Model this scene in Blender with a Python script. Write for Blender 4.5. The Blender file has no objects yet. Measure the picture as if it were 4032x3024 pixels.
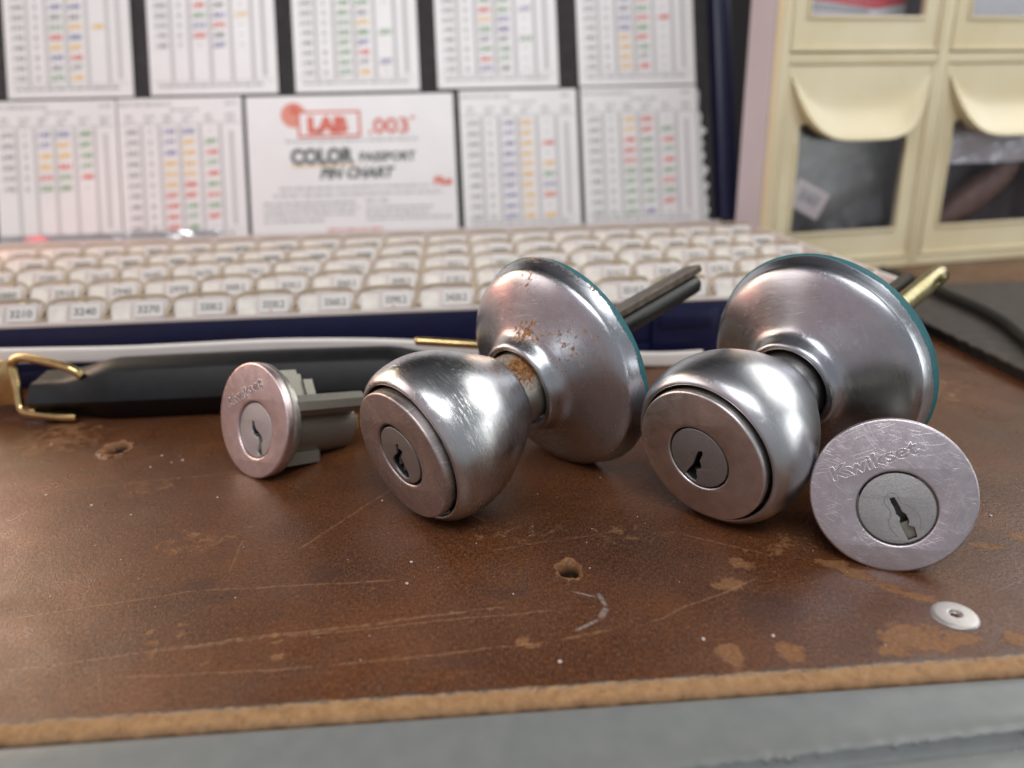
import bpy, bmesh, math, random
import numpy as np
from mathutils import Matrix, Vector
random.seed(7); rng = np.random.RandomState(5)
S = 0.0013                      # one model unit in metres
sc = bpy.context.scene
COL = sc.collection
# ------------------------------------------------------------------ camera
RC = np.array([[0.999728, 0.023306, 0.0], [-0.00776, 0.332876, -0.942939], [-0.021976, 0.942683, 0.332966]])
cam_d = bpy.data.cameras.new('camera'); cam = bpy.data.objects.new('camera', cam_d); COL.objects.link(cam)
m = Matrix([list(RC[i]) + [0] for i in range(3)] + [[0, 0, 0, 1]]); m.translation = Vector((0, 0, 75.197*S))
cam.matrix_world = m
cam_d.sensor_width = 36; cam_d.lens = 27.05; cam_d.clip_start = 0.005; cam_d.clip_end = 20
cam_d.dof.use_dof = True; cam_d.dof.focus_distance = 142*S; cam_d.dof.aperture_fstop = 9.6; cam_d.dof.aperture_blades = 0
sc.camera = cam
# ------------------------------------------------------------------ world and lamps
W = bpy.data.worlds.new('World'); sc.world = W; W.use_nodes = True
wt = W.node_tree; wt.nodes.clear()
def wn(t, **k):
    n = wt.nodes.new(t)
    for a, b in k.items(): setattr(n, a, b)
    return n
tc = wn('ShaderNodeTexCoord'); sp = wn('ShaderNodeSeparateXYZ'); wt.links.new(tc.outputs['Generated'], sp.inputs[0])
def wramp(src, stops):
    r = wn('ShaderNodeValToRGB'); mr = wn('ShaderNodeMapRange'); mr.inputs[1].default_value = -1; mr.inputs[2].default_value = 1
    wt.links.new(src, mr.inputs[0]); wt.links.new(mr.outputs[0], r.inputs[0])
    cr = r.color_ramp
    while len(cr.elements) < len(stops): cr.elements.new(.5)
    for e, (p, c) in zip(cr.elements, stops): e.position = p; e.color = (*c, 1)
    return r.outputs[0]
cy = wramp(sp.outputs[1], [(0.0, (.76, .75, .78)), (.35, (.60, .60, .62)), (.60, (.34, .33, .34)), (1.0, (.07, .07, .08))])
cz = wramp(sp.outputs[2], [(0.0, (.25, .24, .24)), (.5, (.8, .8, .8)), (.75, (.75, .76, .80)), (1.0, (.35, .36, .38))])
cx = wramp(sp.outputs[0], [(0.0, (1.35, .97, .96)), (.3, (.98, .92, .93)), (.6, (.85, .87, .88)), (1.0, (1.0, 1.04, 1.04))])
mx0 = wn('ShaderNodeMix', data_type='RGBA', blend_type='MULTIPLY'); mx0.inputs[0].default_value = 1
wt.links.new(cy, mx0.inputs[6]); wt.links.new(cx, mx0.inputs[7])
mx = wn('ShaderNodeMix', data_type='RGBA', blend_type='MULTIPLY'); mx.inputs[0].default_value = 1
wt.links.new(mx0.outputs[2], mx.inputs[6]); wt.links.new(cz, mx.inputs[7])
bg = wn('ShaderNodeBackground'); bg.inputs[1].default_value = .54
wt.links.new(mx.outputs[2], bg.inputs[0]); wo = wn('ShaderNodeOutputWorld'); wt.links.new(bg.outputs[0], wo.inputs[0])

def area(name, loc, target, w, h, power, col=(1, 1, 1)):
    l = bpy.data.lights.new(name, 'AREA'); l.shape = 'RECTANGLE'; l.size = w; l.size_y = h; l.energy = power; l.color = col
    o = bpy.data.objects.new(name, l); COL.objects.link(o); o.location = loc
    o.rotation_euler = (Vector(target)-Vector(loc)).to_track_quat('-Z', 'Y').to_euler(); return o
area('overhead_light', (-.05, -.45, 1.0), (0, .2, 0), .9, .5, 6.4, (.98, .98, 1))
area('window_light', (.66, .46, .52), (.0, .17, .02), .62, .50, 3.1, (1, 1, .98))
area('low_side_light', (.55, .10, .10), (.02, .16, .02), .14, .24, .34, (.97, 1, .98))
area('side_light', (-.9, .25, .5), (0, .2, 0), .5, .5, 1.5, (1, .88, .83))
area('red_object_light', (-.345, .40, .085), (-.02, .17, .03), .13, .06, .05, (1, .06, .06))  # added light standing in for an unseen red object, reflected as streaks
area('warm_back_light', (-.52, .56, .24), (-.12, .22, 0), .26, .34, 1.5, (1, .80, .58))
sc.view_settings.view_transform = 'Standard'; sc.view_settings.look = 'None'
sc.view_settings.exposure = 0.28; sc.view_settings.gamma = 1.0
sc.render.engine = 'CYCLES'

# ------------------------------------------------------------------ node helper
class G:
    def __init__(s, name):
        s.m = bpy.data.materials.new(name); s.m.use_nodes = True; s.t = s.m.node_tree; s.t.nodes.clear()
        s.out = s.t.nodes.new('ShaderNodeOutputMaterial'); s.p = s.t.nodes.new('ShaderNodeBsdfPrincipled')
        s.t.links.new(s.p.outputs[0], s.out.inputs[0]); s._o = None
    def set(s, inp, v):
        if isinstance(v, bpy.types.NodeSocket): s.t.links.new(v, inp)
        elif isinstance(v, (tuple, list)) and len(v) == 3 and inp.type == 'RGBA': inp.default_value = (*v, 1)
        else: inp.default_value = v
    def pr(s, **k):
        al = dict(base='Base Color', metal='Metallic', rough='Roughness', normal='Normal', ior='IOR', coat='Coat Weight', coatr='Coat Roughness', trans='Transmission Weight', alpha='Alpha', sss='Subsurface Weight', spec='Specular IOR Level', aniso='Anisotropic')
        for a, b in k.items(): s.set(s.p.inputs[al[a]], b)
        return s
    def obj(s):
        if s._o is None:
            t = s.t.nodes.new('ShaderNodeTexCoord'); mp = s.t.nodes.new('ShaderNodeVectorMath'); mp.operation = 'SCALE'; mp.inputs['Scale'].default_value = 1/S
            s.t.links.new(t.outputs['Object'], mp.inputs[0]); s._o = mp.outputs[0]
        return s._o
    def math(s, op, a, b=0., c=0., clamp=False):
        n = s.t.nodes.new('ShaderNodeMath'); n.operation = op; n.use_clamp = clamp
        for i, v in enumerate((a, b, c)): s.set(n.inputs[i], v)
        return n.outputs[0]
    def vm(s, op, a, b=(0, 0, 0)):
        n = s.t.nodes.new('ShaderNodeVectorMath'); n.operation = op; s.set(n.inputs[0], a); s.set(n.inputs[1], b)
        return n.outputs['Value'] if op in ('DOT_PRODUCT', 'LENGTH', 'DISTANCE') else n.outputs[0]
    def sep(s, v):
        n = s.t.nodes.new('ShaderNodeSeparateXYZ'); s.set(n.inputs[0], v); return n.outputs
    def comb(s, x, y, z):
        n = s.t.nodes.new('ShaderNodeCombineXYZ')
        for i, v in enumerate((x, y, z)): s.set(n.inputs[i], v)
        return n.outputs[0]
    def noise(s, scale=1., detail=3., rough=.5, vec=None, stretch=None, dist=0.):
        n = s.t.nodes.new('ShaderNodeTexNoise'); v = vec if vec is not None else s.obj()
        if stretch: v = s.vm('MULTIPLY', v, stretch)
        s.set(n.inputs['Vector'], v); n.inputs['Scale'].default_value = scale; n.inputs['Detail'].default_value = detail
        n.inputs['Roughness'].default_value = rough; n.inputs['Distortion'].default_value = dist
        return n.outputs[0]
    def voro(s, scale=1., vec=None, feat='F1'):
        n = s.t.nodes.new('ShaderNodeTexVoronoi'); n.feature = feat; s.set(n.inputs['Vector'], vec if vec is not None else s.obj()); n.inputs['Scale'].default_value = scale
        return n.outputs['Distance']
    def mr(s, v, a, b, c=0., d=1., smooth=False):
        n = s.t.nodes.new('ShaderNodeMapRange'); n.clamp = True
        if smooth: n.interpolation_type = 'SMOOTHSTEP'
        for i, x in enumerate((v, a, b, c, d)): s.set(n.inputs[i], x)
        return n.outputs[0]
    def mix(s, f, a, b):
        n = s.t.nodes.new('ShaderNodeMix'); n.data_type = 'RGBA'; s.set(n.inputs[0], f); s.set(n.inputs[6], a); s.set(n.inputs[7], b); return n.outputs[2]
    def bump(s, h, strength=.3, dist=.1, normal=None):
        n = s.t.nodes.new('ShaderNodeBump'); n.inputs['Strength'].default_value = strength; n.inputs['Distance'].default_value = dist*S
        s.set(n.inputs['Height'], h)
        if normal is not None: s.set(n.inputs['Normal'], normal)
        return n.outputs[0]
    def ball(s, c, r, soft=1., vec=None):
        d = s.vm('DISTANCE', vec if vec is not None else s.obj(), c); return s.mr(d, r+soft, r-soft, 0., 1., True)
    def seg(s, p0, p1, w, vec=None):      # thin stroke between two points in the local xy plane
        p0 = np.array(p0, float); p1 = np.array(p1, float); L = np.linalg.norm(p1-p0); d = (p1-p0)/L; n = np.array([-d[1], d[0]])
        q = s.vm('SUBTRACT', vec if vec is not None else s.obj(), (p0[0], p0[1], 0))
        al = s.vm('DOT_PRODUCT', q, (d[0], d[1], 0)); pe = s.math('ABSOLUTE', s.vm('DOT_PRODUCT', q, (n[0], n[1], 0)))
        a = s.mr(pe, w*.35, w, 1., 0.); b = s.mr(s.math('ABSOLUTE', s.math('SUBTRACT', al, L/2)), L/2-min(2, L*.2), L/2, 1., 0.)
        return s.math('MULTIPLY', a, b)
    def mx(s, *a):
        r = a[0]
        for x in a[1:]: r = s.math('MAXIMUM', r, x)
        return r

def simple(name, col, rough=.5, metal=0., var=.0, sc_=.3, bump=0., bs=3., **k):
    g = G(name)
    base = col
    if var:
        n = g.mr(g.noise(sc_, 4), .3, .7)
        base = g.mix(n, tuple(c*(1-var) for c in col), tuple(min(1, c*(1+var)) for c in col))
    g.pr(base=base, rough=rough, metal=metal, **k)
    if bump: g.pr(normal=g.bump(g.noise(bs, 3), bump, .1))
    return g.m

# ------------------------------------------------------------------ mesh helpers
def mobj(name, verts, faces, mats, parent=None, smooth=None, idx=None, loc=None):
    me = bpy.data.meshes.new(name); v = np.array(verts, float)*S
    me.from_pydata(v.tolist(), [], [tuple(f) for f in faces])
    for mt in (mats if isinstance(mats, (list, tuple)) else [mats]): me.materials.append(mt)
    if idx is not None: me.polygons.foreach_set('material_index', np.array(idx, dtype=np.int32))
    if smooth is not None:
        me.polygons.foreach_set('use_smooth', [True]*len(me.polygons))
        me.set_sharp_from_angle(angle=math.radians(smooth))
    me.update()
    o = bpy.data.objects.new(name, me); COL.objects.link(o)
    if parent: o.parent = parent
    if loc is not None: o.location = Vector(loc)*S
    return o
class MB:
    def __init__(s): s.v = []; s.f = []; s.i = []
    def add(s, v, f, mi=0):
        b = len(s.v); s.v += [tuple(x) for x in v]; s.f += [tuple(k+b for k in q) for q in f]; s.i += [mi]*len(f)
    def box(s, x0, x1, y0, y1, z0, z1, mi=0, c=0.):
        if c <= 0:
            s.add([(x0, y0, z0), (x1, y0, z0), (x1, y1, z0), (x0, y1, z0), (x0, y0, z1), (x1, y0, z1), (x1, y1, z1), (x0, y1, z1)],
                  [(0, 3, 2, 1), (4, 5, 6, 7), (0, 1, 5, 4), (1, 2, 6, 5), (2, 3, 7, 6), (3, 0, 4, 7)], mi); return
        bm = bmesh.new(); bmesh.ops.create_cube(bm, size=1)
        for v in bm.verts: v.co = Vector(((x0+x1)/2+v.co.x*(x1-x0), (y0+y1)/2+v.co.y*(y1-y0), (z0+z1)/2+v.co.z*(z1-z0)))
        bmesh.ops.bevel(bm, geom=bm.edges[:], offset=c, segments=2, profile=.5, affect='EDGES')
        bm.verts.index_update(); s.add([v.co[:] for v in bm.verts], [[v.index for v in f.verts] for f in bm.faces], mi); bm.free()
    def tube(s, pts, r, n=12, mi=0, caps=True, flat=1.):
        P = [Vector(p) for p in pts]; R = r if isinstance(r, (list, tuple)) else [r]*len(P); vs = []; fs = []; up = None
        for i, p in enumerate(P):
            t = (P[min(i+1, len(P)-1)]-P[max(i-1, 0)]).normalized()
            if up is None: up = Vector((0, 0, 1)) if abs(t.z) < .9 else Vector((1, 0, 0))
            a = t.cross(up).normalized(); up = a.cross(t).normalized()
            for k in range(n):
                an = 2*math.pi*k/n; vs.append(p+a*math.cos(an)*R[i]+up*math.sin(an)*R[i]*flat)
        for i in range(len(P)-1):
            for k in range(n): fs.append((i*n+k, i*n+(k+1) % n, (i+1)*n+(k+1) % n, (i+1)*n+k))
        if caps: fs.append(tuple(reversed(range(n)))); fs.append(tuple((len(P)-1)*n+k for k in range(n)))
        s.add(vs, fs, mi)
    def sweep(s, secs, mi=0, closed=True, caps=True):      # list of equal-length rings
        n = len(secs[0]); vs = [p for q in secs for p in q]; fs = []
        for i in range(len(secs)-1):
            for k in range(n if closed else n-1): fs.append((i*n+k, i*n+(k+1) % n, (i+1)*n+(k+1) % n, (i+1)*n+k))
        if caps and closed: fs.append(tuple(reversed(range(n)))); fs.append(tuple((len(secs)-1)*n+k for k in range(n)))
        s.add(vs, fs, mi)
    def obj(s, name, mats, parent=None, smooth=None, loc=None): return mobj(name, s.v, s.f, mats, parent, smooth, s.i, loc)
def smoothpts(pts, n=6):
    P = [np.array(p, float) for p in pts]; out = []
    for i in range(len(P)-1):
        p0, p1, p2, p3 = P[max(i-1, 0)], P[i], P[i+1], P[min(i+2, len(P)-1)]
        for k in range(n):
            t = k/n; out.append(.5*((2*p1)+(-p0+p2)*t+(2*p0-5*p1+4*p2-p3)*t*t+(-p0+3*p1-3*p2+p3)*t**3))
    out.append(P[-1]); return [tuple(x) for x in out]
def lathe(name, prof, mat, parent, n=160, smooth=40, loc=None, center=(0, 0)):
    """prof: (depth behind the face, radius); axis is local -z"""
    vs = []; fs = []
    for t, r in prof:
        for k in range(n):
            a = 2*math.pi*k/n; vs.append((center[0]+r*math.cos(a), center[1]+r*math.sin(a), -t))
    for i in range(len(prof)-1):
        for k in range(n): fs.append((i*n+k, i*n+(k+1) % n, (i+1)*n+(k+1) % n, (i+1)*n+k))
    return mobj(name, vs, fs, mat, parent, smooth, loc=loc)
def plate(name, loops, zc, half, bev, mat, parent, loc=None, smooth=40):
    cu = bpy.data.curves.new(name, 'CURVE'); cu.dimensions = '2D'; cu.fill_mode = 'BOTH'; cu.extrude = half*S; cu.bevel_depth = bev*S; cu.bevel_resolution = 3
    cu.offset = -bev*S
    for L in loops:
        sp_ = cu.splines.new('POLY'); sp_.points.add(len(L)-1)
        for q, (x, y) in zip(sp_.points, L): q.co = (x*S, y*S, 0, 1)
        sp_.use_cyclic_u = True
    t = bpy.data.objects.new('tmp', cu); COL.objects.link(t); dg = bpy.context.evaluated_depsgraph_get(); dg.update()
    me = bpy.data.meshes.new_from_object(t.evaluated_get(dg)); bpy.data.objects.remove(t); bpy.data.curves.remove(cu)
    me.name = name; me.materials.clear(); me.materials.append(mat)
    me.transform(Matrix.Translation((0, 0, zc*S)))
    bm = bmesh.new(); bm.from_mesh(me); bmesh.ops.remove_doubles(bm, verts=bm.verts, dist=1e-7); bmesh.ops.recalc_face_normals(bm, faces=bm.faces); bm.to_mesh(me); bm.free()
    me.polygons.foreach_set('use_smooth', [True]*len(me.polygons)); me.set_sharp_from_angle(angle=math.radians(smooth))
    o = bpy.data.objects.new(name, me); COL.objects.link(o); o.parent = parent
    if loc is not None: o.location = Vector(loc)*S
    return o
def circ(c, r, n=128): return [(c[0]+r*math.cos(2*math.pi*k/n), c[1]+r*math.sin(2*math.pi*k/n)) for k in range(n)]
def text_mesh(body, size, fill=True, bold=0., bev=0., extr=0.):
    cu = bpy.data.curves.new('t', 'FONT'); cu.body = body; cu.size = size; cu.offset = bold; cu.bevel_depth = bev; cu.extrude = extr
    cu.fill_mode = 'BOTH' if fill else 'NONE'; cu.resolution_u = 3
    t = bpy.data.objects.new('tmp', cu); COL.objects.link(t); dg = bpy.context.evaluated_depsgraph_get(); dg.update()
    me = bpy.data.meshes.new_from_object(t.evaluated_get(dg)); bpy.data.objects.remove(t); bpy.data.curves.remove(cu)
    v = np.array([x.co[:] for x in me.vertices]).reshape(-1, 3); f = [tuple(p.vertices) for p in me.polygons]; bpy.data.meshes.remove(me)
    return v, f
_tc = {}
def put_text(mb, body, x, y, h, mi, width=None, bold=0.03, center=True, z=0.12, slant=0., fn=None):
    """text h units tall (cap height) laid in the local xy plane; width fits it to a length"""
    key = (body, bold)
    if key not in _tc: _tc[key] = text_mesh(body, 1., True, bold)
    v, f = _tc[key]
    if not len(v): return
    a = v[:, :2].copy(); a[:, 0] -= a[:, 0].min(); y0 = min(0, a[:, 1].min()); k = h/.72
    kx = k if width is None else width/max(a[:, 0].max(), 1e-6)
    X = a[:, 0]*kx; Y = a[:, 1]*k
    if center: X = X-X.max()/2
    X = X+Y*slant
    P = [(x+p, y+q, z) for p, q in zip(X, Y)]
    if fn: P = [fn(*p) for p in P]
    mb.add(P, f, mi)
def empty(name, M, label, cat, group=None):
    o = bpy.data.objects.new(name, None); COL.objects.link(o); o.empty_display_size = .01; o.matrix_world = M
    tag(o, label, cat, group); return o
def tag(o, label, cat, group=None):
    o['label'] = label; o['category'] = cat
    if group: o['group'] = group
def structure(o): o['kind'] = 'structure'; return o
def frame_at(base, yaw):
    M = Matrix.Rotation(yaw, 4, 'Z'); M.translation = Vector(base)*S; return M
def frame_axes(base, U, V, N):
    U, V, N = map(Vector, (U, V, N)); N.normalize(); U = (U-U.dot(N)*N).normalized(); V = N.cross(U)
    M = Matrix(((U.x, V.x, N.x, 0), (U.y, V.y, N.y, 0), (U.z, V.z, N.z, 0), (0, 0, 0, 1))); M.translation = Vector(base)*S; return M

# ------------------------------------------------------------------ workbench (the surface everything rests on)
DY = math.radians(3.55)
g = G('worn_hardboard')
o = g.obj()
_, q, zz = g.sep(o)
fib = g.noise(1.1, 6, .65); big = g.noise(.045, 4, .6); med = g.noise(.22, 4, .6)
fine = g.noise(3.2, 4, .7, stretch=(1, .35, 1))
c = g.mix(g.mr(big, .3, .7), (.050, .0145, .0045), (.150, .047, .013))
c = g.mix(g.mr(med, .45, .75, 0, .55), c, (.062, .027, .018))
c = g.mix(g.mr(fine, .44, .66, 0, .75), c, (.21, .098, .045))
c = g.mix(g.mr(g.noise(2.2, 5, .75, stretch=(.5, 1, 1)), .5, .62, 0, .8), c, (.034, .013, .008))
c = g.mix(g.mr(fib, .60, .70, 0, .6), c, (.30, .15, .065))
at = g.t.nodes.new('ShaderNodeAttribute'); at.attribute_name = 'wear'; wear = at.outputs['Fac']
wm = g.mr(g.math('ADD', wear, g.math('ADD', g.math('MULTIPLY', g.math('SUBTRACT', g.noise(1.1, 6, .8), .5), 1.6), g.math('MULTIPLY', g.math('SUBTRACT', g.noise(.3, 3, .6), .5), 1.7))), .53, .68)
tan = g.mix(g.noise(1.6, 5, .7), (.22, .095, .034), (.46, .235, .10))
c = g.mix(g.math('MULTIPLY', wm, g.mr(g.noise(1.3, 5, .75), .35, .65, .25, .8)), c, tan)
stain = g.t.nodes.new('ShaderNodeAttribute'); stain.attribute_name = 'stain'
c = g.mix(g.math('MULTIPLY', g.mr(g.math('ADD', stain.outputs['Fac'], g.math('MULTIPLY', g.math('SUBTRACT', g.noise(.35, 4), .5), .9)), .35, .6), .38), c, (.045, .022, .018))
# long scratches (bench frame: x along the edge, y away from it)
def loc2(x, y): x0, y0 = x, y-86.3; return (x0*math.cos(DY)+y0*math.sin(DY), -x0*math.sin(DY)+y0*math.cos(DY))
wob = g.vm('ADD', o, g.vm('SCALE', g.vm('SUBTRACT', g.comb(g.noise(.08, 2), g.noise(.1, 3), 0.), (.5, .5, 0)), (0, 0, 0)))
sn = wob.node.inputs[1].links[0].from_node; sn.inputs['Scale'].default_value = 1.6
ST = [((-83, 104.6), (-53.8, 111.7), .3), ((-53.8, 111.7), (-20.3, 113.3), .35), ((-75.6, 92.4), (-36.9, 98.9), .35), ((-55, 96.3), (-1.3, 105.2), .5), ((-36.9, 98.9), (6.1, 103.9), .3),
      ((-57.7, 90.4), (-28.2, 91.8), .3), ((-28.2, 91.8), (5.6, 96.3), .3), ((-50.7, 116.5), (-51.5, 129), .25), ((-40.4, 123.6), (-24.3, 151), .4), ((5.6, 96.3), (15, 98.7), .5), ((-10.5, 137.9), (-4.8, 132.1), .3), ((-100, 150), (-62, 158), .3),
      ((20, 100), (42, 112), .3), ((28, 128), (46, 118), .25), ((-5, 122), (20, 128), .25)]
m_ = g.mx(*[g.seg(loc2(*a), loc2(*b), w, wob) for a, b, w in ST])
m_ = g.math('MULTIPLY', m_, g.mr(g.noise(.9, 3), .38, .6, .08, .5))
c = g.mix(m_, c, (.34, .19, .10))
ST2 = [((13.3, 108.4), (14.4, 104.4), .5), ((14.4, 104.4), (12.9, 101.4), .7), ((12.9, 101.4), (8.6, 98.4), .45), ((9, 109), (13.3, 107), .3)]
w2 = g.math('MULTIPLY', g.mx(*[g.seg(loc2(*a), loc2(*b), w) for a, b, w in ST2]), g.mr(g.noise(1.5, 3), .35, .6, .3, .75))
c = g.mix(w2, c, (.36, .31, .27))
# worn tan front edge
edge = g.mr(g.math('ADD', q, g.math('MULTIPLY', g.math('SUBTRACT', g.noise(.2, 5, .7), .5), 1.9)), .28, .02)
dk = g.math('MULTIPLY', g.mr(g.math('ABSOLUTE', g.math('SUBTRACT', q, g.mr(g.noise(.16, 3), .3, .7, -.3, .6))), .6, .05), g.mr(g.noise(.5, 4, .7), .44, .54))
etan = g.mix(g.mr(g.noise(.7, 6, .75), .3, .7), (.27, .135, .05), (.45, .26, .115))
etan = g.mix(g.mr(g.math('ADD', q, g.math('MULTIPLY', g.noise(.25, 4, .7), 2.)), .3, 1.3, 0, .6), etan, (.36, .30, .22))
etan = g.mix(g.mr(g.noise(.55, 5, .75), .58, .66, 0, .5), etan, (.16, .075, .03))
c = g.mix(edge, c, etan)
c = g.mix(g.math('MULTIPLY', dk, .8), c, (.085, .07, .06))
c = g.mix(g.mr(zz, -.5, -1.8), c, (.03, .014, .007))  # holes and edge drop darken with depth: shade painted into the colour
dust = g.mr(g.noise(.06, 3), .5, .8, 0, .07); c = g.mix(dust, c, (.30, .24, .20))
rg = g.mr(g.noise(.13, 4), .3, .7, .25, .42); rg = g.math('ADD', rg, g.math('MULTIPLY', g.mx(edge, wm), .3))
h = g.math('ADD', g.math('MULTIPLY', g.noise(4., 3, .6, stretch=(1, .5, 1)), .6), g.math('SUBTRACT', g.math('MULTIPLY', fib, .8), g.math('MULTIPLY', g.mx(wm, m_), .7)))
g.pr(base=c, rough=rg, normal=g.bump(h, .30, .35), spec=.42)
HB = g.m
BENCH = empty('workbench', frame_at((0, 86.3, 0), DY), 'worn brown hardboard workbench top with a tan chipped front edge and grey painted steel lip', 'workbench')
holes = [(*loc2(9.2, 115.0), 2.1, 2.9, 6.0), (*loc2(-96.5, 172.1), 2.9, 4.0, 6.0)]
def axis(lo, hi, step, fines):
    a = list(np.arange(lo, hi+1e-6, step))
    for x, r in fines: a = [v for v in a if abs(v-x) > r] + list(np.arange(x-r, x+r+1e-6, .3))
    return np.array(sorted(a))
PX = np.concatenate([[-700, -500, -350, -250, -200, -170], axis(-150, 150, .8, [(holes[0][0], 5), (holes[1][0], 7)]), [170, 200, 260, 350, 500, 700]])
QY = np.concatenate([[.0, .25, .5], axis(.8, 130, .8, [(holes[0][1], 6), (holes[1][1], 8)]), [134, 140, 150, 165, 190, 230, 300, 420, 600, 900]])
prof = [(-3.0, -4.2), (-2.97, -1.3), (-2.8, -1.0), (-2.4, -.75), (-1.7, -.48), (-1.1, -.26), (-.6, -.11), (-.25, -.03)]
Q = np.concatenate([[p[0] for p in prof], QY]); Zp = np.concatenate([[p[1] for p in prof], np.zeros(len(QY))])
XX, YY = np.meshgrid(PX, Q); ZZ = np.repeat(Zp[:, None], len(PX), 1)
YY = YY + np.where((YY < 0), .12*np.sin(XX*.9)+.1*np.sin(XX*2.3+1), 0)*(YY < -.5)
def lump(x, y, seed=0, f=1.3): return (np.sin(x*f+seed)+np.sin(y*f*1.3+seed*2)+np.sin((x+y)*f*.8+seed*3))/3
wearA = np.zeros_like(XX); stainA = np.zeros_like(XX)
for i, (hx, hy, rx, ry, dp) in enumerate(holes):
    d = np.sqrt(((XX-hx)/rx)**2+((YY-hy)/ry)**2)+.16*lump(XX, YY, i+1, 1.9)
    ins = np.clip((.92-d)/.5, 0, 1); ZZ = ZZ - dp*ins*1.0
    rim = np.exp(-((d-1.15)/.2)**2); ZZ = ZZ + rim*(.35+.25*lump(XX, YY, i+4, 2.6))*np.where(XX < hx+1, 1, .35)
    ZZ = ZZ + (d < 1.3)*.22*lump(XX, YY, 9, 5.)
    wearA = np.maximum(wearA, np.clip((1.3-d)/.25, 0, 1)*1.2)
def blob(A, x, y, rx, ry, rot=0., amp=1.):
    x, y = loc2(x, y); c_, s_ = math.cos(rot), math.sin(rot); dx = XX-x; dy = YY-y
    u = (dx*c_+dy*s_)/rx; v = (-dx*s_+dy*c_)/ry; return np.maximum(A, amp*np.clip(1.35-np.sqrt(u*u+v*v), 0, 1))
for a in [(39.3, 116, 3, 3, 0, .9), (35.1, 110, 3, 3.5, .6, .8), (55, 115, 3.6, 2.0, -.6, 1.), (58, 112, 4, 2, -.7, 1), (61.5, 107.8, 4, 2, -.6, .9), (65, 105, 3, 1.5, -.5, .85), (59, 95.5, 6, 3.6, .1, 1.1), (64, 94, 7, 2, .2, 1.1), (54.5, 92.5, 4, 2, 0, .9), (39.4, 92.6, 2.5, 2.6, 0, 1), (31, 92, 2.2, 4, 0, .95),
          (85, 119.7, 4, 1.6, -.2, 1), (92.3, 122.5, 2, 3, 0, 1), (74, 94.3, 4, 2.5, 0, 1), (-57.4, 100.8, .9, .9, 0, 1.1), (-56.1, 98, .9, .8, 0, 1.1), (-54.9, 95.6, .7, 1.6, 0, 1.1), (-53.2, 102.3, .9, .7, 0, 1), (-52.3, 100, .8, .8, 0, 1), (-37.7, 99.3, 1.2, .8, 0, 1.1), (-36.7, 97.8, 1, .6, 0, 1), (-35.6, 94.1, 1.3, .9, 0, 1.1), (-32.3, 91.9, .8, .5, 0, 1),
          (.8, 96.5, 1.8, 1.1, .3, 1), (2.1, 95.3, 1.5, .9, 0, 1), (-7.9, 102.4, 1, .6, 0, .8), (-45.9, 93.4, 1, .5, 0, 1), (-80, 150, 10, 5, 0, .55), (-60, 128, 14, 6, .3, .5), (110, 200, 30, 18, .3, .55), (20, 126, 12, 5, 0, .5), (50, 122, 14, 5, .2, .5), (0, 128, 14, 6, 0, .45), (90, 150, 12, 14, 0, .5), (-115, 180, 14, 20, 0, .62)]: wearA = blob(wearA, *a)
for a in [(-54.3, 113.1, 3.2, 2.6, 0, 1), (-49.2, 109.6, 4.5, 2, .3, .9), (-33.5, 115.8, 4, 3.5, 0, .8), (-1.3, 109, 4.5, 1.6, .1, .9), (40, 103, 9, 7, .4, .7), (-8, 92, 8, 2, 0, .6), (88, 140, 8, 6, 0, .6)]: stainA = blob(stainA, *a)
nx = len(PX); ny = len(Q)
V_ = np.stack([XX, YY, ZZ], -1).reshape(-1, 3)
idx = np.arange(nx*ny).reshape(ny, nx); F_ = np.stack([idx[:-1, :-1], idx[:-1, 1:], idx[1:, 1:], idx[1:, :-1]], -1).reshape(-1, 4)
top = mobj('hardboard_top', V_, F_.tolist(), HB, BENCH, smooth=60)
for nm, A in (('wear', wearA), ('stain', stainA)):
    at_ = top.data.attributes.new(nm, 'FLOAT', 'POINT'); at_.data.foreach_set('value', A.reshape(-1).astype(np.float32))

g = G('grey_paint'); o = g.obj()
_, q, _z = g.sep(o)
c = g.mix(g.mr(g.noise(.25, 4), .3, .7), (.178, .192, .188), (.205, .218, .212))
lumps = g.mr(g.voro(.55), .25, .05)
chip = g.math('MULTIPLY', g.mr(g.noise(.33, 5, .7), .64, .67), g.mr(q, -14, -15.5, 0, 1))
c = g.mix(chip, c, (.10, .055, .04)); c = g.mix(g.mr(g.noise(.12, 3), .55, .8, 0, .15), c, (.30, .31, .285))
g.pr(base=c, rough=g.mr(g.noise(.4, 3), .3, .7, .40, .48), normal=g.bump(g.math('ADD', g.noise(.7, 3), g.math('MULTIPLY', g.noise(5., 2), .12)), .07, .5))
mb = MB(); xs = np.arange(-160, 160.1, 1.)
pr = [(-3.15, -4.5), (-3.15, -1.35), (-3.3, -1.12), (-3.8, -.95), (-4.8, -.86), (-6.0, -1.0), (-9, -1.12), (-10.4, -1.2), (-11.2, -1.02), (-11.9, -.98), (-12.6, -1.1), (-13.0, -2.3), (-13.7, -2.7), (-15, -2.0), (-17, -2.0), (-24, -2.3), (-34, -3.0), (-36, -4.0), (-36.5, -20), (-36.5, -60)]
shr = lambda x, a: (x-58)*.045*min(1, max(0, (-a-7)/4))+.009*x*0
secs = []
for x in xs:
    secs.append([(x, a+shr(x, a)+(.1*math.sin(x*1.3)+.12*math.sin(x*3.7) if -13.5 < a < -11 else 0), b+(.10*math.sin(x*2.1)*math.sin(x*.37) if -13.5 < a < -11 else 0)) for a, b in pr])
mb.sweep(secs, closed=False)
mb.f = [tuple(reversed(f)) for f in mb.f]
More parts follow.
